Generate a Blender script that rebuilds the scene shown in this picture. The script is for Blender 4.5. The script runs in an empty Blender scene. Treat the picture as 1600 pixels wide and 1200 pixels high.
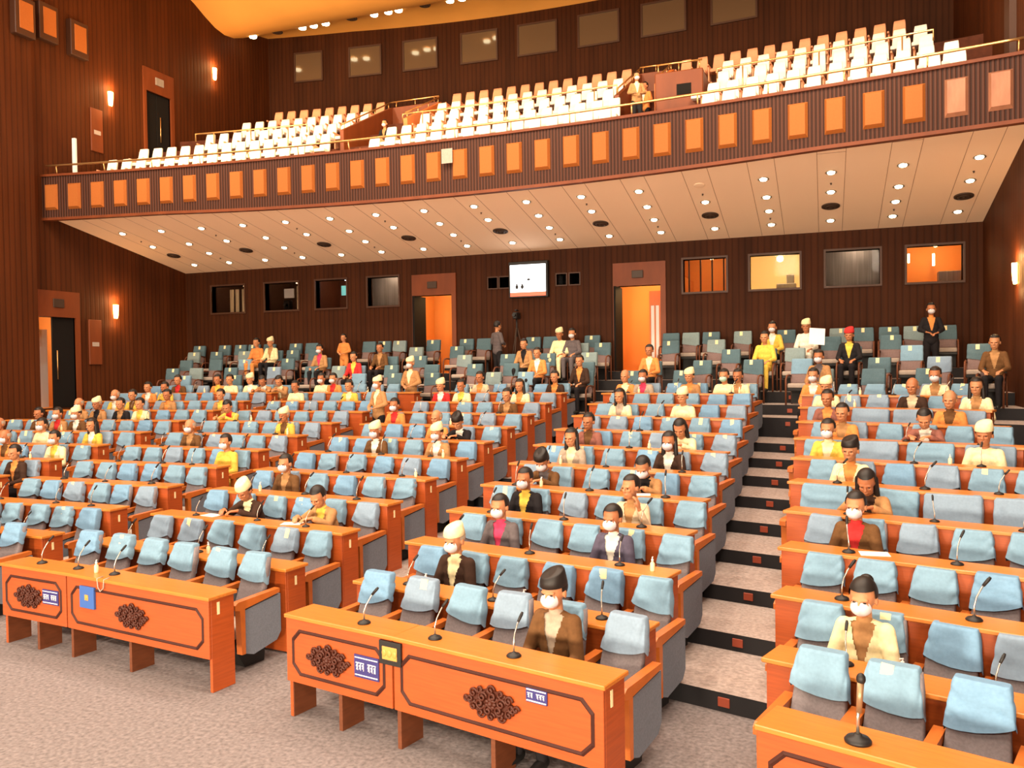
import bpy, bmesh, math, random
from mathutils import Vector, Matrix
random.seed(7)
S = bpy.context.scene
COL = S.collection
D = bpy.data
R = math.radians

# ------------------------------------------------------------------ camera, world, exposure
cam = D.cameras.new('camera'); cam_o = D.objects.new('camera', cam); COL.objects.link(cam_o)
cam.sensor_width = 36; cam.lens = 1305.7 / 1600 * 36; cam.clip_end = 200
_ps, _pt, _rl = R(20.582), .0222, .0145
_r = Vector((math.cos(_ps), math.sin(_ps), 0)); _f = Vector((-math.sin(_ps), math.cos(_ps), 0)); _u = Vector((0, 0, 1))
_f2 = _f * math.cos(_pt) - _u * math.sin(_pt); _u2 = _f * math.sin(_pt) + _u * math.cos(_pt)
_r3 = _r * math.cos(_rl) - _u2 * math.sin(_rl); _u3 = _r * math.sin(_rl) + _u2 * math.cos(_rl)
m = Matrix((_r3, _u3, -_f2)).transposed().to_4x4(); m.translation = (0, 0, 3.1)
cam_o.matrix_world = m
S.camera = cam_o
S.view_settings.view_transform = 'Standard'; S.view_settings.look = 'None'
S.view_settings.gamma = 1; S.view_settings.use_curve_mapping = False
S.view_settings.exposure = 0.17
W = D.worlds.new('world'); S.world = W; W.use_nodes = True
W.node_tree.nodes['Background'].inputs[0].default_value = (1.0, .80, .60, 1)
W.node_tree.nodes['Background'].inputs[1].default_value = .14

def lamp(name, kind, loc, power, color=(1, .78, .52), size=.3, target=None, spot=70, blend=.6):
    l = D.lights.new(name, kind); l.energy = power; l.color = color
    if kind == 'AREA': l.size = size
    else: l.shadow_soft_size = size
    if kind == 'SPOT': l.spot_size = R(spot); l.spot_blend = blend
    o = D.objects.new(name, l); COL.objects.link(o); o.location = loc
    d = (Vector(target) - Vector(loc)) if target else Vector((0, 0, -1))
    o.rotation_euler = d.to_track_quat('-Z', 'Y').to_euler()
    return o
# unseen wash lamps added behind the camera for frontal light on the seats
for sx in (-16, -9, -2, 3):
    lamp('added_front_wash', 'AREA', (sx, -4.5, 8.5), 380, (1, .83, .64), 1.2, (sx * .6 - 2, 13, 3))
for sx in (-15, -9, -3, 2):
    lamp('added_soffit_wash', 'AREA', (sx, -3.5, 1.3), 800, (1, .80, .58), .9, (sx * .8 - 1.5, 19, 7.5))  # unseen lamps added low at the stage to brighten the soffit
for sx in (-17, -12.5, -8, -3.5, .8):
    lamp('added_soffit_spot', 'SPOT', (sx * .7, -3.5, 1.6), 1500, (1, .80, .58), .4, (sx, 19, 6.6), 34, 1)  # added spots out of view, aimed to lift the soffit brightness
# main hall lamps in the high ceiling
for lx in (-17, -12, -7, -2, 2.4):
    for ly in (1, 6, 11):
        lamp('hall_downlight', 'AREA', (lx, ly, 14.6), 400, (1, .84, .66), .7)
for lx in (-16, -8, 0):
    lamp('balcony_spot', 'SPOT', (lx, 13, 14.2), 2600, (1, .83, .55), .4, (lx * .96 - .3, 21.5, 9.5), 75)

# ------------------------------------------------------------------ materials
def mat(name, base, rough=.6, metal=0., noise=None, bump=None, emit=None, spec=.4, grain=None, stripes=None, coat=0.):
    m = D.materials.new(name); m.use_nodes = True; nt = m.node_tree; n = nt.nodes; L = nt.links
    b = n['Principled BSDF']; b.inputs['Base Color'].default_value = (*base, 1)
    b.inputs['Roughness'].default_value = rough; b.inputs['Metallic'].default_value = metal
    b.inputs['Specular IOR Level'].default_value = spec
    if coat: b.inputs['Coat Weight'].default_value = coat; b.inputs['Coat Roughness'].default_value = .25
    tc = n.new('ShaderNodeTexCoord'); out = None
    if noise:   # (scale, amount, stretch xyz)
        mp = n.new('ShaderNodeMapping'); mp.inputs['Scale'].default_value = noise[2] if len(noise) > 2 else (1, 1, 1)
        L.new(tc.outputs['Object'], mp.inputs[0])
        t = n.new('ShaderNodeTexNoise'); t.inputs['Scale'].default_value = noise[0]; t.inputs['Detail'].default_value = 4
        L.new(mp.outputs[0], t.inputs['Vector'])
        rp = n.new('ShaderNodeMapRange'); rp.inputs[1].default_value = .3; rp.inputs[2].default_value = .7
        rp.inputs[3].default_value = 1 - noise[1]; rp.inputs[4].default_value = 1 + noise[1]
        L.new(t.outputs[0], rp.inputs[0])
        mx = n.new('ShaderNodeVectorMath'); mx.operation = 'SCALE'; mx.inputs[0].default_value = base
        L.new(rp.outputs[0], mx.inputs['Scale']); out = mx.outputs[0]
        if bump:
            bp = n.new('ShaderNodeBump'); bp.inputs['Strength'].default_value = bump; bp.inputs['Distance'].default_value = .01
            L.new(t.outputs[0], bp.inputs['Height']); L.new(bp.outputs[0], b.inputs['Normal'])
    if stripes:  # (axis, period, dark factor, duty)
        sp = n.new('ShaderNodeSeparateXYZ'); L.new(tc.outputs['Object'], sp.inputs[0])
        dv = n.new('ShaderNodeMath'); dv.operation = 'DIVIDE'; dv.inputs[1].default_value = stripes[1]
        L.new(sp.outputs[stripes[0]], dv.inputs[0])
        fr = n.new('ShaderNodeMath'); fr.operation = 'FRACT'; L.new(dv.outputs[0], fr.inputs[0])
        gt = n.new('ShaderNodeMapRange'); gt.inputs[1].default_value = stripes[3] - .12; gt.inputs[2].default_value = stripes[3] + .12
        gt.inputs[3].default_value = stripes[2]; gt.inputs[4].default_value = 1
        pp = n.new('ShaderNodeMath'); pp.operation = 'PINGPONG'; pp.inputs[1].default_value = .5; L.new(fr.outputs[0], pp.inputs[0])
        L.new(pp.outputs[0], gt.inputs[0])
        m2 = n.new('ShaderNodeVectorMath'); m2.operation = 'SCALE'
        if out: L.new(out, m2.inputs[0])
        else: m2.inputs[0].default_value = base
        L.new(gt.outputs[0], m2.inputs['Scale']); out = m2.outputs[0]
        bp = n.new('ShaderNodeBump'); bp.inputs['Strength'].default_value = .7; bp.inputs['Distance'].default_value = .02
        L.new(gt.outputs[0], bp.inputs['Height']); L.new(bp.outputs[0], b.inputs['Normal'])
    if out: L.new(out, b.inputs['Base Color'])
    if emit:
        b.inputs['Emission Color'].default_value = (*emit[0], 1); b.inputs['Emission Strength'].default_value = emit[1]
    return m

M = {}
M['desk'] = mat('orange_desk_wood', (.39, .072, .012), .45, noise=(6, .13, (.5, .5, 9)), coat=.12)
M['desk_top_lit'] = mat('top_lit_desk_wood', (.55, .175, .026), .36, noise=(5, .12, (.6, 9, 9)), coat=.25)  # same wood as the desk fronts, with the top light put into its colour
M['moulding'] = mat('dark_moulding', (.045, .009, .004), .7)
M['carving'] = mat('carved_dark_wood', (.065, .012, .004), .5)
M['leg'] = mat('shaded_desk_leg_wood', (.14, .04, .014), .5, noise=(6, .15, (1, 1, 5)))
M['arm'] = mat('armrest_wood', (.50, .13, .022), .38, noise=(9, .1), coat=.2)
M['grey'] = mat('grey_seat_fabric', (.20, .175, .185), .9, noise=(60, .12), bump=.15, spec=.2)
M['slate'] = mat('slate_side_fabric', (.155, .175, .215), .9, noise=(60, .1), spec=.2)
M['cushion'] = mat('light_cushion_fabric', (.40, .33, .28), .9, noise=(50, .1), spec=.2)
M['cover'] = mat('pale_blue_cover_cloth', (.185, .315, .43), .85, noise=(40, .06), spec=.2)
M['cover2'] = mat('grey_blue_cover_cloth', (.215, .30, .40), .85, noise=(40, .06), spec=.2)
M['cover3'] = mat('sky_blue_cover_cloth', (.165, .305, .46), .85, noise=(40, .06), spec=.2)
M['teal'] = mat('dull_teal_cover_cloth', (.085, .145, .175), .85, noise=(40, .08), spec=.2)
M['tealpale'] = mat('pale_teal_cover_cloth', (.21, .28, .29), .85, noise=(40, .08), spec=.2)
M['mauve'] = mat('mauve_armchair_fabric', (.21, .145, .14), .9, noise=(40, .1), spec=.2)
M['black'] = mat('black_plastic', (.012, .011, .011), .5)
M['dark'] = mat('black_rubber_riser', (.012, .011, .013), .8)
M['carpet'] = mat('grey_brown_carpet', (.205, .180, .180), .97, noise=(26, .30), bump=.4, spec=.1)
M['carpet2'] = mat('tread_carpet', (.37, .31, .285), .97, noise=(26, .25), bump=.4, spec=.1)
M['wall'] = mat('dark_fluted_wood_wall', (.050, .014, .004), .65, noise=(3, .25, (1, 1, .08)), spec=.12, stripes=(0, .16, .62, .1))
M['wally'] = mat('dark_fluted_wood_side_wall', (.078, .020, .0045), .65, noise=(3, .25, (1, 1, .08)), spec=.15, stripes=(1, .16, .62, .1))
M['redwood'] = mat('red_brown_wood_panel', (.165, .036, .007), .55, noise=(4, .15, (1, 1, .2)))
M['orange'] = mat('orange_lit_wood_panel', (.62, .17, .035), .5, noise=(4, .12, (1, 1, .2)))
M['fascia'] = mat('fluted_fascia_wood', (.085, .030, .017), .5, spec=.2, stripes=(0, .075, .35, .22))
M['fpanel'] = mat('orange_fascia_panel', (.38, .115, .024), .6, spec=.2, noise=(30, .05))
M['fpanel_pale'] = mat('pale_shiny_fascia_panel', (.42, .18, .10), .2, noise=(6, .2, (1, 1, .3)), coat=.5)
M['soffit'] = mat('painted_soffit', (.94, .70, .50), .8, spec=.2)
M['ceiling'] = mat('warm_painted_ceiling', (.80, .38, .09), .75, noise=(.6, .05), spec=.2)
M['seam'] = mat('soffit_seam', (.36, .20, .12), .8)
M['white'] = mat('white_cover_cloth', (.86, .80, .70), .85, noise=(30, .04), spec=.2)
M['peach'] = mat('peach_arm_shaded_seat', (.62, .29, .16), .85, noise=(30, .06), spec=.2)  # armrest colour, also paints the shade on the rear balcony seats
M['brass'] = mat('brass_rail', (.80, .50, .20), .28, metal=.9)
M['chrome'] = mat('steel', (.6, .57, .5), .3, metal=.9)
M['paper'] = mat('cream_paper', (.86, .74, .42), .8)
M['paperw'] = mat('white_paper', (.85, .83, .80), .8)
M['black_door'] = mat('black_door_leaf', (.012, .010, .009), .8, spec=.1)
M['sign_blue'] = mat('navy_sign', (.035, .03, .16), .5)
M['sign_bright'] = mat('bright_blue_plaque', (.04, .12, .40), .5)
M['sign_text'] = mat('white_sign_text', (.9, .86, .85), .5)
M['gold'] = mat('gold_plaque', (.62, .30, .07), .4)
M['marker'] = mat('orange_step_marker', (.30, .055, .025), .5)
M['bottle'] = mat('cream_plastic_bottle', (.82, .66, .40), .4)
M['lens'] = mat('lit_downlight_lens', (1, .9, .7), .5, emit=((1, .86, .58), 11))
M['lens_hi'] = mat('lit_ceiling_lens', (1, .9, .7), .5, emit=((1, .84, .50), 14))
M['sconce'] = mat('lit_sconce_glass', (1, .8, .4), .5, emit=((1, .60, .20), 22))
M['vent'] = mat('dark_vent_metal', (.05, .028, .018), .5)
M['screen'] = mat('lit_screen', (.9, .9, .9), .3, emit=((.88, .94, 1), 2.6))
M['screen_red'] = mat('lit_screen_red', (.8, .1, .05), .3, emit=((1, .13, .07), 1.2))
M['frame_dark'] = mat('dark_window_frame', (.06, .022, .010), .5)
M['glass'] = mat('window_glass', (.9, .9, .9), .03); M['glass'].node_tree.nodes['Principled BSDF'].inputs['Transmission Weight'].default_value = 1
M['glass'].node_tree.nodes['Principled BSDF'].inputs['IOR'].default_value = 1.1
M['room'] = mat('cream_room_wall', (.75, .58, .36), .8)
M['room_orange'] = mat('orange_room_wall', (.72, .33, .09), .8)
M['room_grey'] = mat('grey_curtain', (.33, .28, .24), .9, noise=(5, .2, (6, 1, .2)))
M['skin'] = mat('warm_skin', (.52, .225, .105), .5)
M['skin2'] = mat('tan_skin', (.42, .16, .07), .5)
M['hair'] = mat('black_hair', (.012, .009, .008), .5)
M['hair_grey'] = mat('grey_hair', (.45, .38, .30), .6)
M['eye'] = mat('dark_eye', (.01, .008, .008), .2)
M['mask'] = mat('pale_face_mask', (.66, .62, .66), .8)
M['maskg'] = mat('pale_green_mask', (.40, .62, .52), .8)
cloth = dict(brown=(.135, .062, .022), darkbrown=(.045, .022, .014), black=(.014, .012, .014), navy=(.085, .075, .115), grey=(.12, .10, .105), cream=(.84, .74, .44), yellow=(.75, .50, .08),
             tan=(.42, .22, .09), white=(.80, .76, .66), red=(.55, .03, .03), pink=(.62, .05, .12), orange=(.70, .26, .07), beige=(.62, .48, .32), mauve=(.26, .10, .075), sand=(.42, .33, .25))
def clothm(c):
    k = 'cloth_' + c
    if k not in M: M[k] = mat(c + '_clothing', cloth[c], .85, noise=(25, .12), spec=.2, bump=.2)
    return M[k]

# ------------------------------------------------------------------ mesh helpers
def bm_box(bm, x0, x1, y0, y1, z0, z1, bev=0., seg=1):
    t = bmesh.new()
    bmesh.ops.create_cube(t, size=1)
    for v in t.verts: v.co = Vector((x0 + (v.co.x + .5) * (x1 - x0), y0 + (v.co.y + .5) * (y1 - y0), z0 + (v.co.z + .5) * (z1 - z0)))
    if bev: bmesh.ops.bevel(t, geom=t.edges[:] + t.verts[:], offset=bev, segments=seg, affect='EDGES', profile=.5)
    merge(bm, t)
def merge(bm, t):
    mp = {v: bm.verts.new(v.co) for v in t.verts}
    for f in t.faces:
        try: nf = bm.faces.new([mp[v] for v in f.verts]); nf.smooth = f.smooth; nf.material_index = f.material_index
        except ValueError: pass
    t.free()
def bm_prism(bm, pts, axis, a, b):
    """closed polygon pts (2D) extruded along axis from a to b"""
    def P(p, c): return {0: (c, p[0], p[1]), 1: (p[0], c, p[1]), 2: (p[0], p[1], c)}[axis]
    A = [bm.verts.new(P(p, a)) for p in pts]; B = [bm.verts.new(P(p, b)) for p in pts]
    n = len(pts)
    for i in range(n): bm.faces.new((A[i], A[(i + 1) % n], B[(i + 1) % n], B[i]))
    bm.faces.new(A[::-1]); bm.faces.new(B)
def bm_tube(bm, pts, r, n=8, caps=True):
    pts = [Vector(p) for p in pts]; rs = r if isinstance(r, (list, tuple)) else [r] * len(pts)
    rings = []; up = None
    for i, p in enumerate(pts):
        d = (pts[min(i + 1, len(pts) - 1)] - pts[max(i - 1, 0)]).normalized()
        if up is None: up = d.orthogonal().normalized()
        up = (up - d * up.dot(d)).normalized(); s = d.cross(up)
        rings.append([bm.verts.new(p + (up * math.cos(2 * math.pi * k / n) + s * math.sin(2 * math.pi * k / n)) * rs[i]) for k in range(n)])
    for a, b in zip(rings, rings[1:]):
        for k in range(n):
            f = bm.faces.new((a[k], a[(k + 1) % n], b[(k + 1) % n], b[k])); f.smooth = True
    if caps: bm.faces.new(rings[0][::-1]); bm.faces.new(rings[-1])
def bm_lathe(bm, prof, c=(0, 0, 0), n=16, sy=1.):
    rings = []
    for r, z in prof:
        rings.append([bm.verts.new((c[0] + r * math.cos(2 * math.pi * k / n), c[1] + sy * r * math.sin(2 * math.pi * k / n), c[2] + z)) for k in range(n)])
    for a, b in zip(rings, rings[1:]):
        for k in range(n):
            f = bm.faces.new((a[k], a[(k + 1) % n], b[(k + 1) % n], b[k])); f.smooth = True
    bm.faces.new(rings[0][::-1]); bm.faces.new(rings[-1])
def bm_ell(bm, c, r, u=16, v=10, rot=None):
    t = bmesh.new(); bmesh.ops.create_uvsphere(t, u_segments=u, v_segments=v, radius=1)
    for w in t.verts:
        q = Vector((w.co.x * r[0], w.co.y * r[1], w.co.z * r[2]))
        if rot: q = rot @ q
        w.co = q + Vector(c)
    for f in t.faces: f.smooth = True
    merge(bm, t)
def bm_caps(bm, a, ra, b, rb, n=12):
    """capsule with tapering radius"""
    a = Vector(a); b = Vector(b); d = (b - a).normalized()
    pts = []; rs = []
    for k in range(4): t = math.pi / 2 * (1 - k / 4 * .999); pts.append(a - d * ra * math.sin(t)); rs.append(max(.0005, ra * math.cos(t)))
    for k in range(1, 5): t = math.pi / 2 * (k - 1) / 4; 
    pts.append(a); rs.append(ra); pts.append(b); rs.append(rb)
    for k in range(1, 5): t = math.pi / 2 * k / 4 * .999; pts.append(b + d * rb * math.sin(t)); rs.append(max(.0005, rb * math.cos(t)))
    bm_tube(bm, pts, rs, n)
def mk(name, fn, m):
    bm = bmesh.new(); fn(bm); bmesh.ops.recalc_face_normals(bm, faces=bm.faces)
    me = D.meshes.new(name); bm.to_mesh(me); bm.free()
    for q in (m if isinstance(m, (list, tuple)) else [m]): me.materials.append(q)
    return me
def ob(name, me, parent=None, loc=(0, 0, 0), rot=(0, 0, 0), label=None, cat=None, group=None, kind=None, scale=None):
    o = D.objects.new(name, me); COL.objects.link(o); o.location = loc; o.rotation_euler = rot
    if scale: o.scale = scale
    if parent: o.parent = parent
    if label: o['label'] = label
    if cat: o['category'] = cat
    if group: o['group'] = group
    if kind: o['kind'] = kind
    return o
def struct(name, fn, m, parent=None, **k):
    return ob(name, mk(name, fn, m), parent, kind=None if parent else 'structure', **k)

# ------------------------------------------------------------------ plan of the hall
XL, XR, YW, AX = -19.91, 3.47, 22.3, -8.1
def rowB(n): return 7.05 if n == 1 else 8.24 + (n - 2) * 1.13
def arc(B, x): return B - (x + 13) ** 2 / 84
def slope(x): return -(x + 13) / 42
def rowz(n): return max(0, n - 2) * .172
def yf(x): return 18.05 - 1.15 * ((x + 8.2) / 11.7) ** 2           # balcony front
def yb(x): return 28.0 - 1.0 * ((x + 8.2) / 11.7) ** 2             # upper back wall
def soffz(y): return 6.31 + .2 * (YW - y)
YT = 22.0
def tier_y(k, x):  # riser line of armchair tier k=0..5 (5 = back wall)
    a = arc(rowB(11), x) + 1.25
    return a + (YT + .3 - a) * k / 5
TZ = [1.95, 2.17, 2.42, 2.68, 2.90]

NX = 40
xs_all = [XL + (XR - XL) * i / NX for i in range(NX + 1)]
# ---- floor with steps
def f_floor(bm):
    lines = []   # (func y(x), z)
    lines.append((lambda x: -8, 0))
    for n in range(3, 12):
        z0, z1 = rowz(n - 1), rowz(n)
        lines.append((lambda x, n=n: arc(rowB(n), x) - .10, z0)); lines.append((lambda x, n=n: arc(rowB(n), x) - .10, z1))
    z = rowz(11)
    for k in range(5):
        lines.append((lambda x, k=k: tier_y(k, x), z)); lines.append((lambda x, k=k: tier_y(k, x), TZ[k])); z = TZ[k]
    lines.append((lambda x: YW + .05, z))
    rows = [[bm.verts.new((x, fy(x), zz)) for x in xs_all] for fy, zz in lines]
    for j, (a, b) in enumerate(zip(rows, rows[1:])):
        for i in range(NX):
            f = bm.faces.new((a[i], a[i + 1], b[i + 1], b[i])); f.material_index = 1 if j % 2 == 1 else (2 if j >= 2 else 0)
fl = struct('floor', f_floor, [M['carpet'], M['dark'], M['carpet2']])

# ---- walls
def wall_quads(bm, axis, c, u0, u1, z0, z1, holes, th):
    """wall slab perpendicular to axis at c (thickness th) with rectangular holes [(u0,u1,z0,z1)]"""
    us = sorted({u0, u1} | {h[0] for h in holes} | {h[1] for h in holes}); zs = sorted({z0, z1} | {h[2] for h in holes} | {h[3] for h in holes})
    for a, b in zip(us, us[1:]):
        runs = []
        for p, q in zip(zs, zs[1:]):
            if any(h[0] <= (a + b) / 2 <= h[1] and h[2] <= (p + q) / 2 <= h[3] for h in holes): continue
            if runs and abs(runs[-1][1] - p) < 1e-6: runs[-1][1] = q
            else: runs.append([p, q])
        for p, q in runs:
            if axis == 1: bm_box(bm, a, b, c, c + th, p, q)
            else: bm_box(bm, c, c + th, a, b, p, q)
WZ0, WZ1 = 4.96, 5.82
wins = [(-18.85, -17.55), (-16.75, -15.5), (-14.85, -13.75), (-13.0, -11.95), (-3.5, -2.4), (-1.8, -.6), (.02, 1.25), (1.85, 3.05)]
wins = [(a * 1.0, b * 1.0) for a, b in wins]
DL, DR = (-11.35, -10.2), (-5.25, -4.1)
slots = [(-9.05, -8.78), (-8.70, -8.42), (-7.0, -6.72), (-6.62, -6.34)]
holes = [(a, b, WZ0, WZ1) for a, b in wins] + [(DL[0], DL[1], 2.9, 5.2), (DR[0], DR[1], 2.9, 5.2)] + [(a, b, 5.32, 5.62) for a, b in slots]
struct('wall_back', lambda bm: wall_quads(bm, 1, YW, XL - .3, XR + .3, 0, 6.9, holes, .25), M['wall'])
LD = (16.65, 17.85, 2.1, 4.62)
UD = (20.7, 21.75, 9.6, 11.9)
def f_wl(bm):
    wall_quads(bm, 0, XL - .3, -8, 29, -.1, 16.2, [LD, UD], .3)
struct('wall_left', f_wl, M['wally'])
struct('wall_left_pier', lambda bm: bm_box(bm, XL, XL + .28, -8, 16.45, 0, 16.2), M['wally'])
struct('wall_right', lambda bm: bm_box(bm, XR, XR + .3, -8, 29, -.1, 16.2), M['wally'])
def f_wb(bm):
    N = 40; A = []
    for i in range(N + 1):
        x = XL - .3 + (XR - XL + .6) * i / N
        A.append([bm.verts.new((x, yb(x) + d, z)) for d, z in ((0, 8), (.25, 8), (.25, 16.2), (0, 16.2))])
    for a, b in zip(A, A[1:]):
        for k in range(4): bm.faces.new((a[k], b[k], b[(k + 1) % 4], a[(k + 1) % 4]))
    bm.faces.new(A[0]); bm.faces.new(A[-1][::-1])
struct('wall_upper_back', f_wb, M['wall'])
# ---- soffit and balcony body
def f_soff(bm):
    a = [bm.verts.new((x, yf(x) + .05, soffz(yf(x) + .05))) for x in xs_all]; b = [bm.verts.new((x, YW + .1, soffz(YW + .1))) for x in xs_all]
    c = [bm.verts.new((x, YW + .1, soffz(YW + .1) + .12)) for x in xs_all]; d = [bm.verts.new((x, yf(x) + .05, soffz(yf(x) + .05) + .12)) for x in xs_all]
    for i in range(NX):
        for p, q in ((a, b), (b, c), (c, d), (d, a)): bm.faces.new((p[i], p[i + 1], q[i + 1], q[i]))
    for i in (0, NX): bm.faces.new((a[i], b[i], c[i], d[i]))
struct('ceiling_soffit', f_soff, M['soffit'])
cols = [-8.0 + 1.355 * k for k in range(-8, 9)]
for cx in cols:
    def f_sm(bm, cx=cx):
        for dx in (-.27, .27):
            x = cx + dx
            if x < XL + .1 or x > XR - .1: continue
            y0, y1 = yf(x) + .1, YW - .02
            q = [bm.verts.new(p) for p in ((x - .005, y0, soffz(y0) - .003), (x + .005, y0, soffz(y0) - .003), (x + .005, y1, soffz(y1) - .003), (x - .005, y1, soffz(y1) - .003),
                                            (x - .005, y0, soffz(y0) + .02), (x + .005, y0, soffz(y0) + .02), (x + .005, y1, soffz(y1) + .02), (x - .005, y1, soffz(y1) + .02))]
            for f in ((0, 1, 2, 3), (4, 5, 6, 7), (0, 1, 5, 4), (1, 2, 6, 5), (2, 3, 7, 6), (3, 0, 4, 7)): bm.faces.new([q[i] for i in f])
        if cx > -1:   # cross seam near the front
            y0 = yf(cx) + .32
            bm_box(bm, cx - .27, cx + .27, y0, y0 + .014, soffz(y0) - .006, soffz(y0) + .01)
    struct('trim_%d' % (cols.index(cx) + 1), f_sm, M['seam'])
# upper ceiling: gently waved along the hall
def czed(y):
    return 15.35 - .38 * math.cos((y - 19.5) * 1.25) * (1 if y > 14 else max(0, 1 - (14 - y) / 4))
def f_ceil(bm):
    ys = [-4 + i * .5 for i in range(66)]
    A = [[bm.verts.new((x, y, czed(y) + dz)) for x in (XL - .1, AX, XR + .1)] for y in ys for dz in (0,)]
    B = [[bm.verts.new((x, y, czed(y) + .15)) for x in (XL - .1, AX, XR + .1)] for y in ys]
    for P in (A, B):
        for a, b in zip(P, P[1:]):
            for i in (0, 1):
                f = bm.faces.new((a[i], a[i + 1], b[i + 1], b[i])); f.smooth = True
struct('ceiling', f_ceil, M['ceiling'])
# ---- balcony rake
BROW = [.35, 1.35, 2.3, 3.45, 4.6, 5.7]
def bz(d): return 7.55 + .55 * d
def f_bal(bm):
    lines = [(0.0, 7.42), (.02, 7.55 + .05)]
    edges = [0.05] + [r_ - .35 for r_ in BROW[1:]] + [6.3]
    z = bz(.35) - .05
    L2 = [(.05, 7.45), (.05, z)]
    for r_ in BROW[1:]:
        L2 += [(r_ - .42, z), (r_ - .42, bz(r_) - .05)]; z = bz(r_) - .05
    L2 += [(6.5, z)]
    L2 += [(10.4, z)]
    rows = [[bm.verts.new((x, min(yf(x) + d, yb(x) + .05), zz)) for x in xs_all] for d, zz in L2]
    for j, (a, b) in enumerate(zip(rows, rows[1:])):
        for i in range(NX): f = bm.faces.new((a[i], a[i + 1], b[i + 1], b[i])); f.material_index = 0
struct('floor_balcony', f_bal, mat('dark_red_carpet', (.085, .022, .009), .95, noise=(8, .2)))
def curve_slab(bm, d0, d1, z0, z1, xa=XL, xb=XR, N=48):
    A = []
    for i in range(N + 1):
        x = xa + (xb - xa) * i / N
        dz = min(0, soffz(yf(x)) - 7.27)
        A.append([bm.verts.new((x, yf(x) + d, z if z > 7.5 else z + dz)) for d, z in ((d0, z0), (d1, z0), (d1, z1), (d0, z1))])
    for a, b in zip(A, A[1:]):
        for k in range(4): bm.faces.new((a[k], b[k], b[(k + 1) % 4], a[(k + 1) % 4]))
    bm.faces.new(A[0]); bm.faces.new(A[-1][::-1])
par = struct('wall_balcony_front', lambda bm: curve_slab(bm, 0, .12, 7.27, 8.42), M['fascia'])
struct('trim_41', lambda bm: curve_slab(bm, -.03, .15, 7.22, 7.29), M['redwood'])
struct('trim_42', lambda bm: curve_slab(bm, -.04, .18, 8.40, 8.46), M['redwood'])
def f_fp(bm):
    t = bmesh.new()
    A = [(-.19, 0, -.345), (.19, 0, -.345), (.19, 0, .345), (-.19, 0, .345)]; B = [(-.145, -.07, -.285), (.145, -.07, -.285), (.145, -.07, .305), (-.145, -.07, .305)]
    a = [bm.verts.new(p) for p in A]; b = [bm.verts.new(p) for p in B]
    for i in range(4): bm.faces.new((a[i], a[(i + 1) % 4], b[(i + 1) % 4], b[i]))
    bm.faces.new(b); bm.faces.new(a[::-1])
    t.free()
fp_me = mk('fascia_panel', f_fp, M['fpanel']); fp_me2 = mk('fascia_panel', f_fp, M['fpanel_pale'])
ORD = ['first', 'second', 'third', 'fourth', 'fifth', 'sixth', 'seventh', 'eighth', 'ninth', 'tenth', 'eleventh', 'twelfth', 'thirteenth', 'fourteenth', 'fifteenth', 'sixteenth', 'seventeenth',
       'eighteenth', 'nineteenth', 'twentieth', 'twenty-first', 'twenty-second', 'twenty-third', 'twenty-fourth', 'twenty-fifth', 'twenty-sixth', 'twenty-seventh', 'twenty-eighth', 'twenty-ninth',
       'thirtieth', 'thirty-first', 'thirty-second', 'thirty-third', 'thirty-fourth']
for i in range(34):
    x = -19.62 + i * (22.55 / 33)
    s = -2 * 1.15 * (x + 8.2) / 11.7 ** 2
    ob('fascia_panel', fp_me2 if i >= 32 else fp_me, None, (x, yf(x) - .001, 7.84), (0, 0, math.atan(s)),
       ('glossy pale' if i >= 32 else 'orange') + ' raised panel on the balcony front, %s from the left wall' % ORD[i], 'panel', 'raised panels along the balcony front')

# ------------------------------------------------------------------ downlights and vents in the soffit
dl_ring = mk('trim_ring', lambda bm: bm_lathe(bm, [(.105, .0), (.115, -.012), (.085, -.016), (.08, .01)], n=20), M['chrome'])
dl_lens = mk('lens', lambda bm: bm_lathe(bm, [(.079, .004), (.07, -.03), (.03, -.045)], n=20), M['lens'])
tilt = (math.atan(-.2), 0, 0)
def downlight(x, y, label, group, z=None, lens=dl_lens, rot=tilt, power=17, sc=1.):
    z = soffz(y) if z is None else z
    r_ = ob('recessed_downlight', None, None, (x, y, z - .004), rot, label, 'ceiling light', group); r_.scale = (sc,) * 3
    ob('trim_ring', dl_ring, r_); ob('lens', lens, r_)
    if power:
        l = lamp('downlight_bulb', 'SPOT', (x, y, z - .09), power, (1, .76, .48), .06, None, 130, .8)
    return r_
def f_vent(bm):
    bm_lathe(bm, [(.20, 0), (.20, -.02), (.16, -.035), (.15, -.02), (.13, -.02), (.12, -.045), (.08, -.05), (.07, -.03), (.04, -.03), (.03, -.055)], n=24)
vent_me = mk('air_vent', f_vent, M['vent'])
RN = {18.85: 'front', 19.75: 'second', 20.6: 'third', 21.5: 'rear'}
for ci, cx in enumerate(cols):
    even = (ci % 2 == 0)
    for y in (18.85, 19.75, 20.6, 21.5):
        yy = y - .25 * ((cx + 8) / 11) ** 2 * (1 if y < 19 else 0)
        if yy < yf(cx) + .25 or cx < XL + .25: continue
        if even and y == 20.6:
            ob('ceiling_vent', vent_me, None, (cx, yy, soffz(yy) - .002), tilt, 'round dark air vent in the soffit, %s vent from the left wall' % ORD[ci // 2], 'vent', 'round air vents in the soffit'); continue
        if abs(cx + 2.58) < .1 and y == 18.85:
            ob('ceiling_speaker', mk('ceiling_speaker', lambda bm: bm_lathe(bm, [(.12, 0), (.12, -.01), (.1, -.014), (.02, -.016)], n=20), M['soffit']), None, (cx, yy, soffz(yy)), tilt,
               'round flush loudspeaker grille set in the soffit where a lamp is missing', 'speaker'); continue
        downlight(cx, yy, 'lit round downlight in the soffit, %s row, %s column from left wall' % (RN[y], ORD[ci]), 'lit downlights under the balcony')
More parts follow.
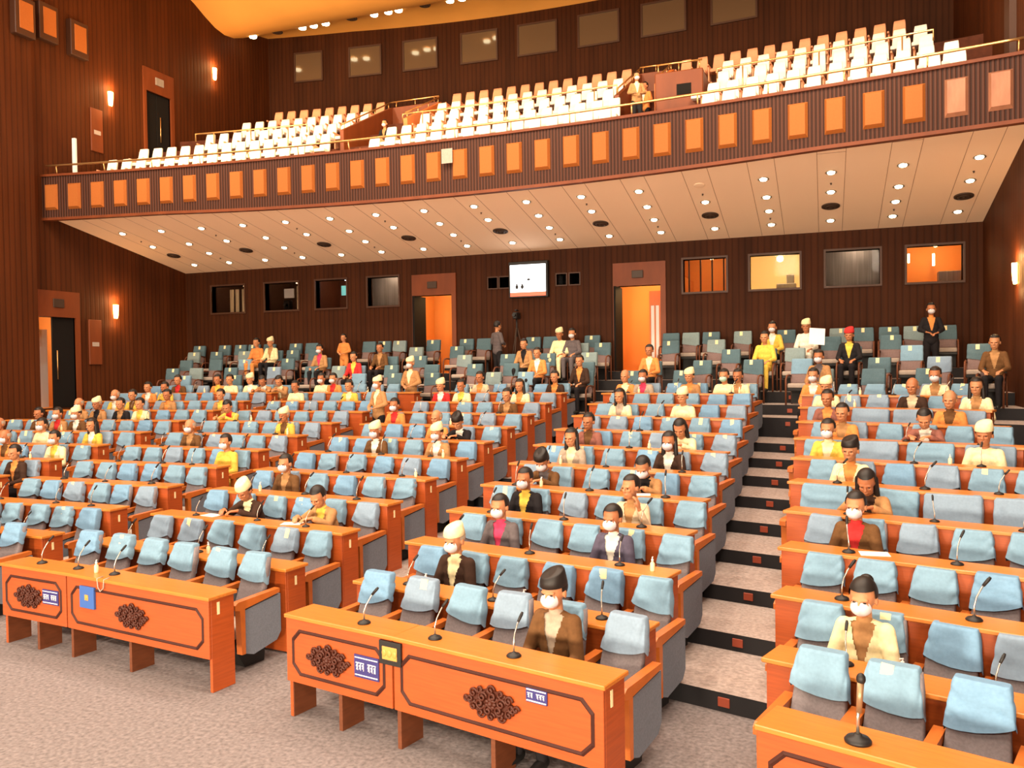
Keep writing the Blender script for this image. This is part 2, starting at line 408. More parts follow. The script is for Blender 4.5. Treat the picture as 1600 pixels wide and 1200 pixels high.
# small dark sprinklers
spk = mk('sprinkler', lambda bm: bm_lathe(bm, [(.022, 0), (.022, -.01), (.008, -.015), (.008, -.03), (.02, -.033)], n=10), M['vent'])
for i, (x, y) in enumerate([(cx, yy) for cx in cols[::2] for yy in (19.3,)] + [(cx, 21.1) for cx in cols[1::2]]):
    ob('sprinkler', spk, None, (x, y, soffz(y)), tilt, 'small dark sprinkler head between the soffit downlights', 'sprinkler', 'sprinkler heads in the soffit')
# upper ceiling lights
ul = mk('lens', lambda bm: bm_lathe(bm, [(.13, .01), (.12, -.05), (.05, -.07)], n=20), M['lens_hi'])
UP = [(397, -19.3, 25.3), (473, -17.4, 25.6), (490, -17.0, 25.7), (508, -16.5, 25.7), (586, -14.6, 25.8), (606, -14.1, 25.9), (624, -13.7, 25.9), (703, -11.8, 26.0), (722, -11.4, 26.1), (0, -10.9, 26.1)]
for i, (_, x, y) in enumerate(UP):
    downlight(x, y, 'lit downlight in the high orange ceiling, %s from the left wall' % ORD[i], 'lit downlights in the high ceiling', czed(y), ul, (0, 0, 0), 0, 1.05)
for i, (x, y) in enumerate([(-18.4, 25.5), (-15.5, 25.8), (-12.7, 25.9)]):
    ob('ceiling_vent', vent_me, None, (x, y, czed(y)), (0, 0, 0), 'round dark vent in the high ceiling, %s from the left wall' % ORD[i], 'vent', 'vents in the high ceiling')
# added ceiling wash: unseen uplights put in to brighten the orange ceiling
for ly in (8, 14, 20):
    lamp('added_ceiling_uplight', 'SPOT', (XL + .9, ly, 12.2), 300, (1, .62, .28), .5, (XL + 6, ly + 3, 15.3), 130)
    lamp('added_ceiling_uplight', 'SPOT', (XR - .9, ly, 12.2), 300, (1, .62, .28), .5, (XR - 6, ly + 3, 15.3), 130)
lamp('added_ceiling_uplight', 'AREA', (-10, 17.6, 9.4), 260, (1, .68, .34), 1.5, (-12, 22, 15.4))
lamp('added_ceiling_uplight', 'AREA', (-16, 17.6, 9.4), 260, (1, .68, .34), 1.5, (-16, 22, 15.4))

# ------------------------------------------------------------------ wall sconces
sc_back = mk('back_plate', lambda bm: bm_box(bm, -.06, .06, -.02, 0, -.16, .16, .008), M['brass'])
def f_sh(bm):
    n = 12; rows = []
    for z, r_ in ((-.2, .055), (-.12, .075), (.05, .085), (.2, .09)):
        rows.append([bm.verts.new((r_ * math.cos(math.pi * k / n), -r_ * .9 * math.sin(math.pi * k / n) - .02, z)) for k in range(n + 1)])
    for a, b in zip(rows, rows[1:]):
        for k in range(n): f = bm.faces.new((a[k], a[k + 1], b[k + 1], b[k])); f.smooth = True
    bm.faces.new(rows[0])
sc_shade = mk('lamp_shade', f_sh, M['sconce'])
def sconce(loc, rz, label):
    r_ = ob('wall_lamp', None, None, loc, (0, 0, rz), label, 'wall lamp', 'lit wall lamps on the side walls')
    ob('back_plate', sc_back, r_); ob('lamp_shade', sc_shade, r_)
    d = Vector((math.sin(rz), -math.cos(rz), 0))
    lamp('sconce_bulb', 'POINT', Vector(loc) + d * .2 + Vector((0, 0, .32)), 26, (1, .50, .18), .06)
    lamp('sconce_bulb', 'POINT', Vector(loc) + d * .2 + Vector((0, 0, -.35)), 10, (1, .50, .18), .06)
sconce((XL, 19.3, 4.88), R(90), 'lit wall lamp on the dark left wall below the balcony, beside the open door')
sconce((XL, 19.3, 11.2), R(90), 'lit wall lamp on the upper left wall, in front of the balcony door')
sconce((XL, 23.9, 13.4), R(90), 'lit wall lamp on the upper left wall, behind the balcony door')
sconce((XR, 18.53, 4.73), R(-90), 'lit wall lamp on the right wall at the picture edge')

# ------------------------------------------------------------------ windows in the lower back wall
def room_box(name, x0, x1, z0, z1, dep, m, parent=None, y0=YW + .25):
    def f(bm):
        v = [bm.verts.new(p) for p in ((x0, y0, z0), (x1, y0, z0), (x1, y0, z1), (x0, y0, z1), (x0, y0 + dep, z0), (x1, y0 + dep, z0), (x1, y0 + dep, z1), (x0, y0 + dep, z1))]
        for q in ((0, 1, 5, 4), (1, 2, 6, 5), (2, 3, 7, 6), (3, 0, 4, 7), (4, 5, 6, 7)): bm.faces.new([v[i] for i in q])
    return ob(name, mk(name, f, m), parent)
wmode = ['curtain', 'monitor', 'teal', 'grey', 'slats', 'bright', 'grey', 'orange']
for i, (a, b) in enumerate(wins):
    def f_fr(bm, a=a, b=b):
        for q in ((a - .05, b + .05, WZ1, WZ1 + .05), (a - .05, b + .05, WZ0 - .05, WZ0), (a - .05, a, WZ0, WZ1), (b, b + .05, WZ0, WZ1)): bm_box(bm, q[0], q[1], YW - .04, YW + .2, q[2], q[3])
    w = struct('window_%d' % (i + 1), f_fr, M['frame_dark'])
    ob('pane', mk('pane', lambda bm: bm_box(bm, a, b, YW + .10, YW + .108, WZ0, WZ1), M['glass']), w)
    md = wmode[i]
    wm = {'orange': M['room_orange'], 'slats': M['room_orange'], 'bright': M['room'], 'curtain': M['frame_dark'], 'monitor': M['frame_dark'], 'teal': M['redwood'], 'grey': M['room_grey']}[md]
    room_box('booth_room', a - .25, b + .25, WZ0 - .25, WZ1 + .2, .35 if md == 'grey' else 1.5, wm, w)
    cx = (a + b) / 2; pw = {'orange': 26, 'slats': 16, 'bright': 42, 'curtain': 14, 'monitor': 12, 'teal': 12, 'grey': 7}[md]
    lc = {'bright': (1, .80, .42), 'orange': (1, .62, .24), 'slats': (1, .62, .28), 'teal': (.7, .75, .8), 'grey': (1, .8, .6)}.get(md, (1, .7, .4))
    lamp('booth_lamp', 'POINT', (cx + .1, YW + (.32 if md == 'grey' else .7), WZ1 - .03 if md == 'bright' else WZ1 + .12), pw, lc, .08)
    if md in ('curtain', 'monitor'):
        xs_ = [a + .35 * (b - a), a + .52 * (b - a), a + .72 * (b - a), a + .9 * (b - a)] if md == 'curtain' else [a + .78 * (b - a), a + .9 * (b - a)]
        for xx in xs_: ob('curtain', mk('curtain', lambda bm: bm_box(bm, xx - .07, xx + .07, YW + .40, YW + .44, WZ0 - .05, WZ1 - .08, .01), M['room']), w)
    if md == 'monitor':
        ob('monitor', mk('monitor', lambda bm: bm_box(bm, a + .35, a + .72, YW + .5, YW + .55, WZ0 + .42, WZ0 + .72, .01), M['paperw']), w)
        ob('camera_body', mk('camera_body', lambda bm: (bm_box(bm, a + .4, a + .62, YW + .4, YW + .6, WZ0 + .05, WZ0 + .34, .02), bm_tube(bm, [(a + .5, YW + .4, WZ0 + .2), (a + .5, YW + .3, WZ0 + .2)], .05)), M['black']), w)
    if md == 'teal':
        ob('screen', mk('screen', lambda bm: bm_box(bm, b - .5, b - .08, YW + .5, YW + .53, WZ0 + .42, WZ0 + .72), mat('teal_screen', (.2, .6, .6), .4, emit=((.25, .75, .68), .55))), w)
    if md == 'slats':
        for k in range(4): xx = a + .1 + k * .3; ob('mullion', mk('mullion', lambda bm: bm_box(bm, xx, xx + .035, YW + .2, YW + .24, WZ0, WZ1), M['frame_dark']), w)
    if md == 'bright':
        ob('equipment', mk('equipment', lambda bm: (bm_box(bm, b - .6, b - .1, YW + .7, YW + 1., WZ0 - .1, WZ0 + .18, .02), bm_box(bm, b - .35, b - .15, YW + .75, YW + .9, WZ0 + .18, WZ0 + .42, .02)), M['room_grey']), w)
    if md == 'orange':
        ob('equipment', mk('equipment', lambda bm: bm_box(bm, b - .45, b + .1, YW + .6, YW + .9, WZ0 - .1, WZ0 + .3, .02), M['room_grey']), w)
        ob('tube_lamp', mk('tube_lamp', lambda bm: (bm_tube(bm, [(a + .15, YW + 1.3, WZ1 - .25), (a + .15, YW + 1.3, WZ1 - .02)], .025), bm_tube(bm, [(a + .72, YW + 1.3, WZ1 - .35), (a + .72, YW + 1.3, WZ1 - .05)], .03)), M['lens']), w)
for i, (a, b) in enumerate(slots):
    w = struct('window_%d' % (i + 9), lambda bm: [bm_box(bm, q[0], q[1], YW - .02, YW + .2, q[2], q[3]) for q in ((a - .03, b + .03, 5.62, 5.65), (a - .03, b + .03, 5.29, 5.32), (a - .03, a, 5.32, 5.62), (b, b + .03, 5.32, 5.62))], M['frame_dark'])
    ob('pane', mk('pane', lambda bm: bm_box(bm, a, b, YW + .10, YW + .106, 5.32, 5.62), M['glass']), w)
    room_box('booth_room', a - .02, b + .02, 5.3, 5.64, .4, M['black_door'], w)
# ---- rear doors
def rear_door(n, X, lbl):
    a, b = X
    def f_fr(bm):
        bm_box(bm, a - .14, a, YW - .06, YW + .27, 2.9, 5.2); bm_box(bm, b, b + .14, YW - .06, YW + .27, 2.9, 5.2)
        bm_box(bm, a - .14, b + .14, YW - .06, YW + .27, 5.2, 5.82)
    d = struct('door_%d' % n, f_fr, M['redwood'])
    ob('exit_sign', mk('exit_sign', lambda bm: bm_box(bm, (a + b) / 2 - .19, (a + b) / 2 + .12, YW - .10, YW - .06, 5.40, 5.60, .008), M['vent']), d)
    # corridor behind
    def f_c(bm):
        x0, x1, y0, y1, z0, z1 = a - .6, b + .6, YW + .27, YW + 2.4, 2.9, 5.4
        v = [bm.verts.new(p) for p in ((x0, y0, z0), (x1, y0, z0), (x1, y0, z1), (x0, y0, z1), (x0, y1, z0), (x1, y1, z0), (x1, y1, z1), (x0, y1, z1))]
        for q in ((0, 1, 5, 4), (1, 2, 6, 5), (2, 3, 7, 6), (3, 0, 4, 7), (4, 5, 6, 7)): bm.faces.new([v[i] for i in q])
    ob('corridor', mk('corridor', f_c, M['room_orange']), d)
    lamp('corridor_lamp', 'POINT', ((a + b) / 2 + .2, YW + .9, 5.32), 75 if n == 1 else 110, (1, .68, .30), .12)
    if n == 1:   # leaf swung inward on the left
        ob('door_leaf', mk('door_leaf', lambda bm: bm_box(bm, a + .12, a + .19, YW - .55, YW + .2, 2.92, 5.16, .006), M['black_door']), d)
    else:
        ob('door_leaf', mk('door_leaf', lambda bm: bm_box(bm, a + .005, a + .06, YW - .6, YW + .2, 2.92, 5.16, .006), M['black_door']), d)
        def f_leaf(bm):
            bm_box(bm, b - .46, b - .02, YW + .75, YW + .80, 2.92, 3.1); bm_box(bm, b - .46, b - .02, YW + .75, YW + .80, 4.7, 5.1)
            for k in range(4): bm_box(bm, b - .46 + k * .133, b - .42 + k * .133, YW + .75, YW + .80, 3.1, 4.7)
        ob('glazed_leaf', mk('glazed_leaf', f_leaf, M['orange']), d)
        ob('pane', mk('pane', lambda bm: bm_box(bm, b - .44, b - .04, YW + .77, YW + .775, 3.1, 4.7), M['paperw']), d)
rear_door(1, DL, ''); rear_door(2, DR, '')
# ---- side doors on the left wall
def side_door(n, Q, open_):
    y0, y1, z0, z1 = Q
    X = XL
    def f_fr(bm):
        bm_box(bm, X - .05, X + .06, y0 - .1, y0, z0, z1); bm_box(bm, X - .05, X + .06, y1, y1 + .14, z0, z1); bm_box(bm, X - .05, X + .06, y0 - .1, y1 + .14, z1, z1 + .72)
    d = struct('door_%d' % n, f_fr, M['redwood'])
    ob('exit_sign', mk('exit_sign', lambda bm: bm_box(bm, X + .06, X + .09, (y0 + y1) / 2 - .15, (y0 + y1) / 2 + .2, z1 + .26, z1 + .5, .008), M['room_grey' if n == 4 else 'vent']), d)
    def f_c(bm):
        x0, x1 = X - 2.4, X - .3
        v = [bm.verts.new(p) for p in ((x1, y0 - .4, z0), (x1, y1 + .4, z0), (x1, y1 + .4, z1 + .2), (x1, y0 - .4, z1 + .2), (x0, y0 - .4, z0), (x0, y1 + .4, z0), (x0, y1 + .4, z1 + .2), (x0, y0 - .4, z1 + .2))]
        for q in ((0, 1, 5, 4), (1, 2, 6, 5), (2, 3, 7, 6), (3, 0, 4, 7), (4, 5, 6, 7)): bm.faces.new([v[i] for i in q])
    ob('corridor', mk('corridor', f_c, M['room_orange'] if open_ else M['black_door']), d)
    mid = y0 + (y1 - y0) * (.42 if open_ else .5)
    if open_:
        lamp('corridor_lamp', 'POINT', (X - 1.1, y0 + .3, z1 - .2), 40, (1, .78, .5), .15)
        ob('lit_gap_slab', mk('lit_gap_slab', lambda bm: bm_box(bm, X - 1.0, X - .95, y0 + .84, y0 + 1.1, z0, z1 - .3), M['paperw']), d)  # white slab stands in for the bright gap of the lit corridor
    else:
        ob('door_leaf', mk('door_leaf', lambda bm: bm_box(bm, X - .12, X - .06, y0, mid - .01, z0, z1, .005), M['black_door']), d)
    ob('door_leaf', mk('door_leaf', lambda bm: bm_box(bm, X - .10, X - .04, mid, y1, z0, z1, .005), M['black_door']), d)
    ob('door_handle', mk('door_handle', lambda bm: bm_tube(bm, [(X + .0, mid + .1, z0 + .8), (X + .0, mid + .1, z0 + 1.6)], .015), M['brass']), d)
side_door(3, LD, True); side_door(4, UD, False)
# panels and cupboards on the left wall
def wall_cab(y0, y1, z0, z1, lbl, wy):
    r_ = ob('fire_hose_cabinet', mk('fire_hose_cabinet', lambda bm: bm_box(bm, XL, XL + .05, y0, y1, z0, z1, .01), M['redwood']), None, label=lbl, cat='cabinet')
    ob('notice', mk('notice', lambda bm: bm_box(bm, XL + .05, XL + .055, wy - .1, wy + .14, (z0 + z1) / 2 - .12, (z0 + z1) / 2 + .0), M['cushion']), r_)
wall_cab(18.3, 18.75, 3.3, 4.6, 'red-brown hose cabinet with pale notice on left wall below the lower lamp', 18.5)
wall_cab(18.55, 18.98, 9.5, 10.75, 'red-brown hose cabinet with pale notice on left wall below the upper lamp', 18.75)
# three framed loudspeaker openings high on the left wall
for i, (y, z) in enumerate([(16.15, 12.35), (17.1, 12.6), (18.1, 12.5)]):
    x_ = XL + (.28 if y < 16.4 else 0)
    r_ = ob('wall_loudspeaker', mk('cabinet', lambda bm: bm_box(bm, x_, x_ + .2, y - .3, y + .3, z - .5, z + .5, .015), M['frame_dark']), None, label='square wooden wall loudspeaker with orange grille, %s from the picture corner' % ORD[i], cat='speaker', group='loudspeakers high on the left wall')
    ob('grille', mk('grille', lambda bm: bm_box(bm, x_ + .2, x_ + .22, y - .19, y + .22, z - .34, z + .38, .01), M['fpanel']), r_)
# pilaster on upper right wall
struct('trim_43', lambda bm: bm_box(bm, XR - .12, XR, 18.6, 19.1, 8.4, 16), M['frame_dark'])
# ---- screen
tvx0, tvx1, tvz0, tvz1 = -8.32, -7.27, 5.04, 5.92
tv = ob('wall_screen', mk('bezel', lambda bm: bm_box(bm, tvx0 - .05, tvx1 + .06, YW - .16, YW - .002, tvz0 - .04, tvz1 + .09, .01), M['black']), None, label='lit flat screen with white picture and red bottom bar on the dark back wall', cat='screen')
ob('display', mk('display', lambda bm: bm_box(bm, tvx0, tvx1, YW - .172, YW - .161, tvz0 + .11, tvz1), M['screen']), tv)
ob('caption_bar', mk('caption_bar', lambda bm: bm_box(bm, tvx0, tvx1, YW - .172, YW - .161, tvz0, tvz0 + .11), M['screen_red']), tv)
def f_fig(bm):
    for fx in (tvx0 + .20, tvx0 + .36): bm_ell(bm, (fx, YW - .174, tvz0 + .26), (.045, .006, .06)); bm_ell(bm, (fx, YW - .174, tvz0 + .33), (.022, .006, .025))
    bm_ell(bm, (tvx0 + .55, YW - .174, tvz0 + .46), (.05, .006, .03))
ob('screen_figures', mk('screen_figures', f_fig, M['black']), tv)

# ------------------------------------------------------------------ upper back wall windows
for i, (a, b) in enumerate([(-18.8, -17.75), (-16.6, -15.4), (-14.45, -13.2), (-12.2, -10.9), (-10.05, -8.7), (-7.85, -6.5), (-5.65, -4.25), (-3.35, -2.0)]):
    x = (a + b) / 2; rz = math.atan(-2 * (x + 8.2) / 11.7 ** 2); w_ = (b - a) / 2
    w = struct('window_%d' % (i + 13), lambda bm: [bm_box(bm, q[0], q[1], -.06, .02, q[2], q[3]) for q in ((-w_ - .06, w_ + .06, .50, .56), (-w_ - .06, w_ + .06, -.56, -.50), (-w_ - .06, -w_, -.5, .5), (w_, w_ + .06, -.5, .5))], M['frame_dark'], loc=(x, yb(x), 14.52), rot=(0, 0, rz))
    bl = ob('pane', mk('pane', lambda bm: bm_box(bm, -w_, w_, -.035, -.02, -.5, .5), D.materials.get('dim_glossy_pane') or mat('dim_glossy_pane', (.13, .08, .045) , .08, spec=.6)), w)

# ------------------------------------------------------------------ helpers for rails
def rail(name, pts, r_, label, posts=None, group=None, m='brass'):
    o = ob(name, mk('rail_tube', lambda bm: bm_tube(bm, pts, r_, 8), M[m]), None, label=label, cat='railing', group=group)
    for p in posts or []:
        ob('post', mk('post', lambda bm: bm_tube(bm, [p[0], p[1]], .016, 8), M[m]), o)
    return o
fr = [(XL + .1 + (XR - XL - .2) * i / 60) for i in range(61)]
fpo = [XL + .4 + i * 1.42 for i in range(17)]
rail('balcony_rail', [(x, yf(x) + .04, 8.70) for x in fr], .028, 'long brass handrail running along the top of the balcony front',
     [((x, yf(x) + .08, 8.44), (x, yf(x) + .04, 8.69)) for x in fpo if x < XR])
for a, b, lb in ((-17.6, -14.0, 'left'), (-11.0, -4.9, 'middle'), (-2.4, 2.2, 'right')):
    N = 12; pp = []; dd = 2.95
    for i in range(N + 1):
        x = a + (b - a) * i / N; pp.append((x, yf(x) + dd, bz(dd) + .98))
    pp = [(a, yf(a) + dd, bz(dd) + .75)] + pp + [(b, yf(b) + dd, bz(dd) + .75)]
    rail('balcony_cross_rail', pp, .022, 'thin brass crossrail between the rows of the %s balcony section' % lb,
         [((x, yf(x) + dd, bz(dd) + .1), (x, yf(x) + dd, bz(dd) + .97)) for x in (a + .6, (a + b) / 2, b - .6)], 'crossrails between the balcony rows')
# ------------------------------------------------------------------ vomitories on the balcony
def vom(x0, x1, lb):
    for k, x in enumerate((x0, x1)):
        y0 = yf(x) + (2.7 if k == 0 else 3.3); y1 = yf(x) + 5.6
        z0 = bz(2.3) - .5; zt0 = bz(y0 - yf(x)) + .78; zt1 = bz(y1 - yf(x)) + .62
        def f(bm):
            bm_prism(bm, [(y0, z0), (y1, z0 + 1), (y1, zt1), (y0, zt0)], 0, x - .06, x + .06)
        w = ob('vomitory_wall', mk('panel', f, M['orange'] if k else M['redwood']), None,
               label=('orange' if k else 'red-brown') + ' wooden %s side wall of the stair opening between balcony %s' % ('right' if k else 'left', lb), cat='partition', group='side walls of the balcony stair openings')
        rail_ = mk('handrail', lambda bm: (bm_tube(bm, [(x, y0 + .02, zt0 + .16), (x, y1, zt1 + .16)], .022), [bm_tube(bm, [(x, y0 + t * (y1 - y0), zt0 + t * (zt1 - zt0)), (x, y0 + t * (y1 - y0), zt0 + t * (zt1 - zt0) + .16)], .012) for t in (.05, .35, .65, .95)]), M['brass'])
        ob('handrail', rail_, w)
    xm = (x0 + x1) / 2; yv = yf(xm) + 5.55; zt = bz(5.6) + .62
    w = ob('vomitory_back_panel', mk('panel', lambda bm: bm_box(bm, x0, x1, yv, yv + .1, zt - 2.4, zt, .01), M['redwood']), None, label='red-brown rear panel of the stair opening between balcony %s' % lb, cat='partition', group='rear panels of the balcony stair openings')
    ob('handrail', mk('handrail', lambda bm: (bm_tube(bm, [(x0, yv + .05, zt + .18), (x1, yv + .05, zt + .18)], .022), [bm_tube(bm, [(x0 + t * (x1 - x0), yv + .05, zt), (x0 + t * (x1 - x0), yv + .05, zt + .18)], .012) for t in (.1, .5, .9)]), M['brass']), w)
vom(-12.75, -11.1, 'left and middle sections')
vom(-4.85, -3.95, 'middle and right sections')
bx = ob('balcony_booth', mk('body', lambda bm: bm_box(bm, -3.88, -2.72, yf(-3.3) + 2.75, yf(-3.3) + 4.1, bz(2.3) - .4, bz(3.4) + .78, .02), M['redwood']), None,
        label='red-brown wooden booth with small dark window beside right balcony seats', cat='booth')
yy = yf(-3.3) + 2.75
ob('booth_window', mk('booth_window', lambda bm: bm_box(bm, -3.35, -3.0, yy - .012, yy, bz(2.8) + .52, bz(2.8) + .78), M['black_door']), bx)
ob('handrail', mk('handrail', lambda bm: (bm_tube(bm, [(-3.86, yy + .04, bz(3.4) + .98), (-2.74, yy + .04, bz(3.4) + .98)], .024), [bm_tube(bm, [(x, yy + .04, bz(3.4) + .78), (x, yy + .04, bz(3.4) + .98)], .014) for x in (-3.8, -3.3, -2.8)]), M['brass']), bx)
ob('shelf', mk('shelf', lambda bm: bm_box(bm, -2.98, -2.6, yy - .2, yy - .01, bz(2.8) + .33, bz(2.8) + .42, .01), M['paperw']), bx)

# ------------------------------------------------------------------ cloth covers
def f_cover(seed, a0, a1, z0, z1, lean0, lean1, depth, sag=.03, amp=.013):
    rnd = random.Random(seed); ang = rnd.uniform(-.9, .9); ph = rnd.uniform(0, 6); fr_ = rnd.uniform(28, 42); ang2 = rnd.uniform(-.4, .4)
    cx_, cz_ = rnd.uniform(-.25, .25), rnd.uniform(.2, .9); hem = rnd.uniform(-.05, .05)
    def fn(bm):
        n, L_ = 36, 14; rows = []
        for j in range(L_ + 1):
            t = j / L_; z = z0 + (z1 - z0) * t; a = a0 + (a1 - a0) * t
            row = []
            for k in range(n):
                th = 2 * math.pi * k / n; c, s = math.cos(th), math.sin(th)
                e = .42
                x = a * math.copysign(abs(c) ** e, c); y = depth * math.copysign(abs(s) ** e, s)
                zz = z + (1 - t) * (hem * x / a + sag * (x / a) ** 2 * (1 if y < 0 else -.5))
                w1 = math.sin(((x * math.cos(ang) + z * math.sin(ang)) + .18 * (x - cx_) ** 2) * fr_ * .95 + ph); w2 = math.sin((x * math.sin(ang2 + .6) + z * 1.2) * 37 + ph * 2)
                env = .35 + .65 * math.sin(math.pi * min(1, max(0, 1.05 - t)))
                cr = (1 - abs(w1)) ** 2.2; dd = .006 + amp * (.9 - cr * 1.25 + w2 * .3) * env
                yl = lean0 + (lean1 - lean0) * t
                row.append(bm.verts.new((x + c * dd * .4, yl + y + (-1 if s < 0 else 1) * dd, zz)))
            rows.append(row)
        for t2, sc in ((.55, .93), (1, .7)):
            row = []
            for k in range(n):
                v = rows[L_][k].co; cxy = Vector((0, lean1, 0))
                row.append(bm.verts.new((v.x * (1 - .06 * t2), lean1 + (v.y - lean1) * sc, z1 + .022 * t2)))
            rows.append(row)
        for p, q in zip(rows, rows[1:]):
            for k in range(n):
                f = bm.faces.new((p[k], p[(k + 1) % n], q[(k + 1) % n], q[k])); f.smooth = True
        bm.faces.new(rows[-1])
    return fn
def slab(bm, a0, a1, z0, z1, l0, l1, dep, e=.3, n=24, L_=6):
    rows = []
    for j in range(L_ + 1):
        t = j / L_; z = z0 + (z1 - z0) * t; a = a0 + (a1 - a0) * t; yl = l0 + (l1 - l0) * t; k0 = 1 if 0 < j < L_ else .82
        rows.append([bm.verts.new((a * k0 ** .3 * math.copysign(abs(math.cos(2 * math.pi * k / n)) ** e, math.cos(2 * math.pi * k / n)), yl + dep * k0 * math.copysign(abs(math.sin(2 * math.pi * k / n)) ** e, math.sin(2 * math.pi * k / n)), z)) for k in range(n)])
    for p, q in zip(rows, rows[1:]):
        for k in range(n): f = bm.faces.new((p[k], p[(k + 1) % n], q[(k + 1) % n], q[k])); f.smooth = True
    bm.faces.new(rows[0][::-1]); bm.faces.new(rows[-1])
CV = ['cover', 'cover', 'cover2', 'cover', 'cover3', 'cover', 'cover2', 'cover', 'cover3', 'cover']
covers = [mk('headrest_cover', f_cover(11 + i, .195, .158, .825, 1.085, .175, .262, .052), M[CV[i]]) for i in range(10)]
wcovers = [mk('headrest_cover', f_cover(51 + i, .29, .285, .74, 1.085, .16, .262, .055, .0), M['cover' if i % 2 else 'cover2']) for i in range(4)]
me_back = mk('backrest', lambda bm: slab(bm, .205, .160, .40, 1.075, .05, .262, .042), M['grey'])
me_wback = mk('backrest', lambda bm: slab(bm, .29, .275, .40, 1.075, .05, .262, .042), M['grey'])
me_seat = mk('seat', lambda bm: bm_box(bm, -.205, .205, -.30, .12, .33, .45, .035, 3), M['cushion'])
me_wseat = mk('seat', lambda bm: bm_box(bm, -.28, .28, -.30, .12, .33, .45, .035, 3), M['cushion'])
def f_base(bm):
    bm_prism(bm, [(-.26, .33), (.12, .33), (.16, .2), (.14, 0), (-.12, 0), (-.24, .2)], 0, -.17, .17)
me_base = mk('pedestal', f_base, M['black'])
def f_arm(bm):   # wooden armrest cap with front post
    bm_prism(bm, [(-.36, .72), (-.36, .67), (-.30, .655), (-.285, .2), (-.235, .2), (-.235, .66), (.24, .72), (.24, .765), (-.32, .745)], 0, -.038, .038)
me_arm = mk('armrest', f_arm, M['arm'])
def f_sp(bm):
    bm_prism(bm, [(-.235, .64), (-.235, .2), (-.12, .16), (.2, .22), (.26, .30), (.26, .70)], 0, -.026, .026)
me_sp = mk('side_panel', f_sp, M['slate'])
me_plate = mk('seat_number_plate', lambda bm: bm_box(bm, -.018, .018, -.29, -.286, .40, .56, .002), M['paper'])
def f_tag(bm): bm_box(bm, -.033, .033, -.006, .002, -.075, .045, .001)
me_tag = mk('paper_tag', f_tag, M['paper'])
me_stag = mk('paper_tag', lambda bm: bm_box(bm, -.04, .04, -.006, .002, -.05, .045, .001), M['paper'])

BN = {'R': 'right block', 'C': 'centre-right block', 'L': 'centre-left block', 'F': 'left block', 'Z': 'far-left block'}
BSEAT = {'R': [-.1 + .455 * i for i in range(6)], 'C': [-1.56 - .517 * i for i in range(6)], 'L': [-5.82 - .555 * i for i in range(6)], 'F': [-10.05 - .53 * i for i in range(6)], 'Z': [-14.0 - .53 * i for i in range(9)]}
BEND = {'R': (-.42, 2.35), 'C': (-4.5, -1.42), 'L': (-8.85, -5.5), 'F': (-12.95, -9.72), 'Z': (-18.6, -13.7)}
WIDE = {('R', 5), ('R', 7), ('R', 9)}
AISLE = {'R': 'from stair aisle', 'C': 'from stair aisle', 'L': 'from right end', 'F': 'from right end', 'Z': 'from right end'}
# occupied seats filled in below: (block, row, seat) -> outfit
TAGS = {('C', 1, 4), ('C', 2, 1), ('R', 1, 1), ('R', 2, 1), ('L', 1, 1), ('L', 1, 4), ('L', 2, 1), ('L', 2, 4), ('F', 1, 1), ('F', 2, 1), ('C', 3, 9)}
seat_pos = {}
def place(x, n, off=.8):
    th = math.atan(slope(x)); B = rowB(n)
    # offset perpendicular to the row
    return Vector((x - math.sin(th) * 0, arc(B, x) + off, rowz(n))), th
cset = 0
def chair(b, n, i, x, wide, last, people):
    global cset
    p, th = place(x, n); rnd = random.Random(hash((b, n, i)) % 99991 if False else (ord(b) * 1000 + n * 37 + i * 7))
    seat_pos[(b, n, i)] = (p, th)
    v = rnd.randrange(10); tagged = (b, n, i) in TAGS or ((b, n, i) not in TAGS and n > 2 and rnd.random() < .22)
    shade = {'cover': 'pale blue', 'cover2': 'grey-blue', 'cover3': 'sky blue'}[CV[v]] if not wide else 'pale blue'
    occ = (b, n, i) in people
    lb = '%s %sseat%s, %s row of %s, %s %s' % (shade, 'wide ' if wide else '', ' with yellow tag' if tagged and not occ else '', ORD[n - 1], BN[b], ORD[i], AISLE[b])
    r_ = ob('theatre_chair', None, None, p, (0, 0, th), lb, 'seat', 'covered seats of the %s' % BN[b])
    ob('backrest', me_wback if wide else me_back, r_); ob('seat', me_wseat if wide else me_seat, r_); ob('pedestal', me_base, r_)
    c = ob('headrest_cover', (wcovers[v % 4] if wide else covers[v]), r_, (rnd.uniform(-.006, .006), 0, rnd.uniform(-.012, .008)), (0, rnd.uniform(-.03, .03), 0))
    if tagged: ob('paper_tag', me_stag if n <= 2 and b in 'CR' else me_tag, c, (rnd.uniform(-.05, .05), .262 - .062, 1.07), (R(-15), rnd.uniform(-.12, .12), 0))
    hw = .31 if wide else {'R': .2275, 'C': .2585, 'L': .2775, 'F': .265, 'Z': .265}[b]
    for sx in ((-1, 1) if i == 0 else ((-1,) if x < 99 else ())):
        a = ob('armrest', me_arm, r_, (sx * hw, 0, 0))
        ob('side_panel', me_sp, a)
        if i == 0 and sx == 1 and b != 'R': ob('seat_number_plate', me_plate, a)
    if b == 'R' and i == 0: pass
    return r_

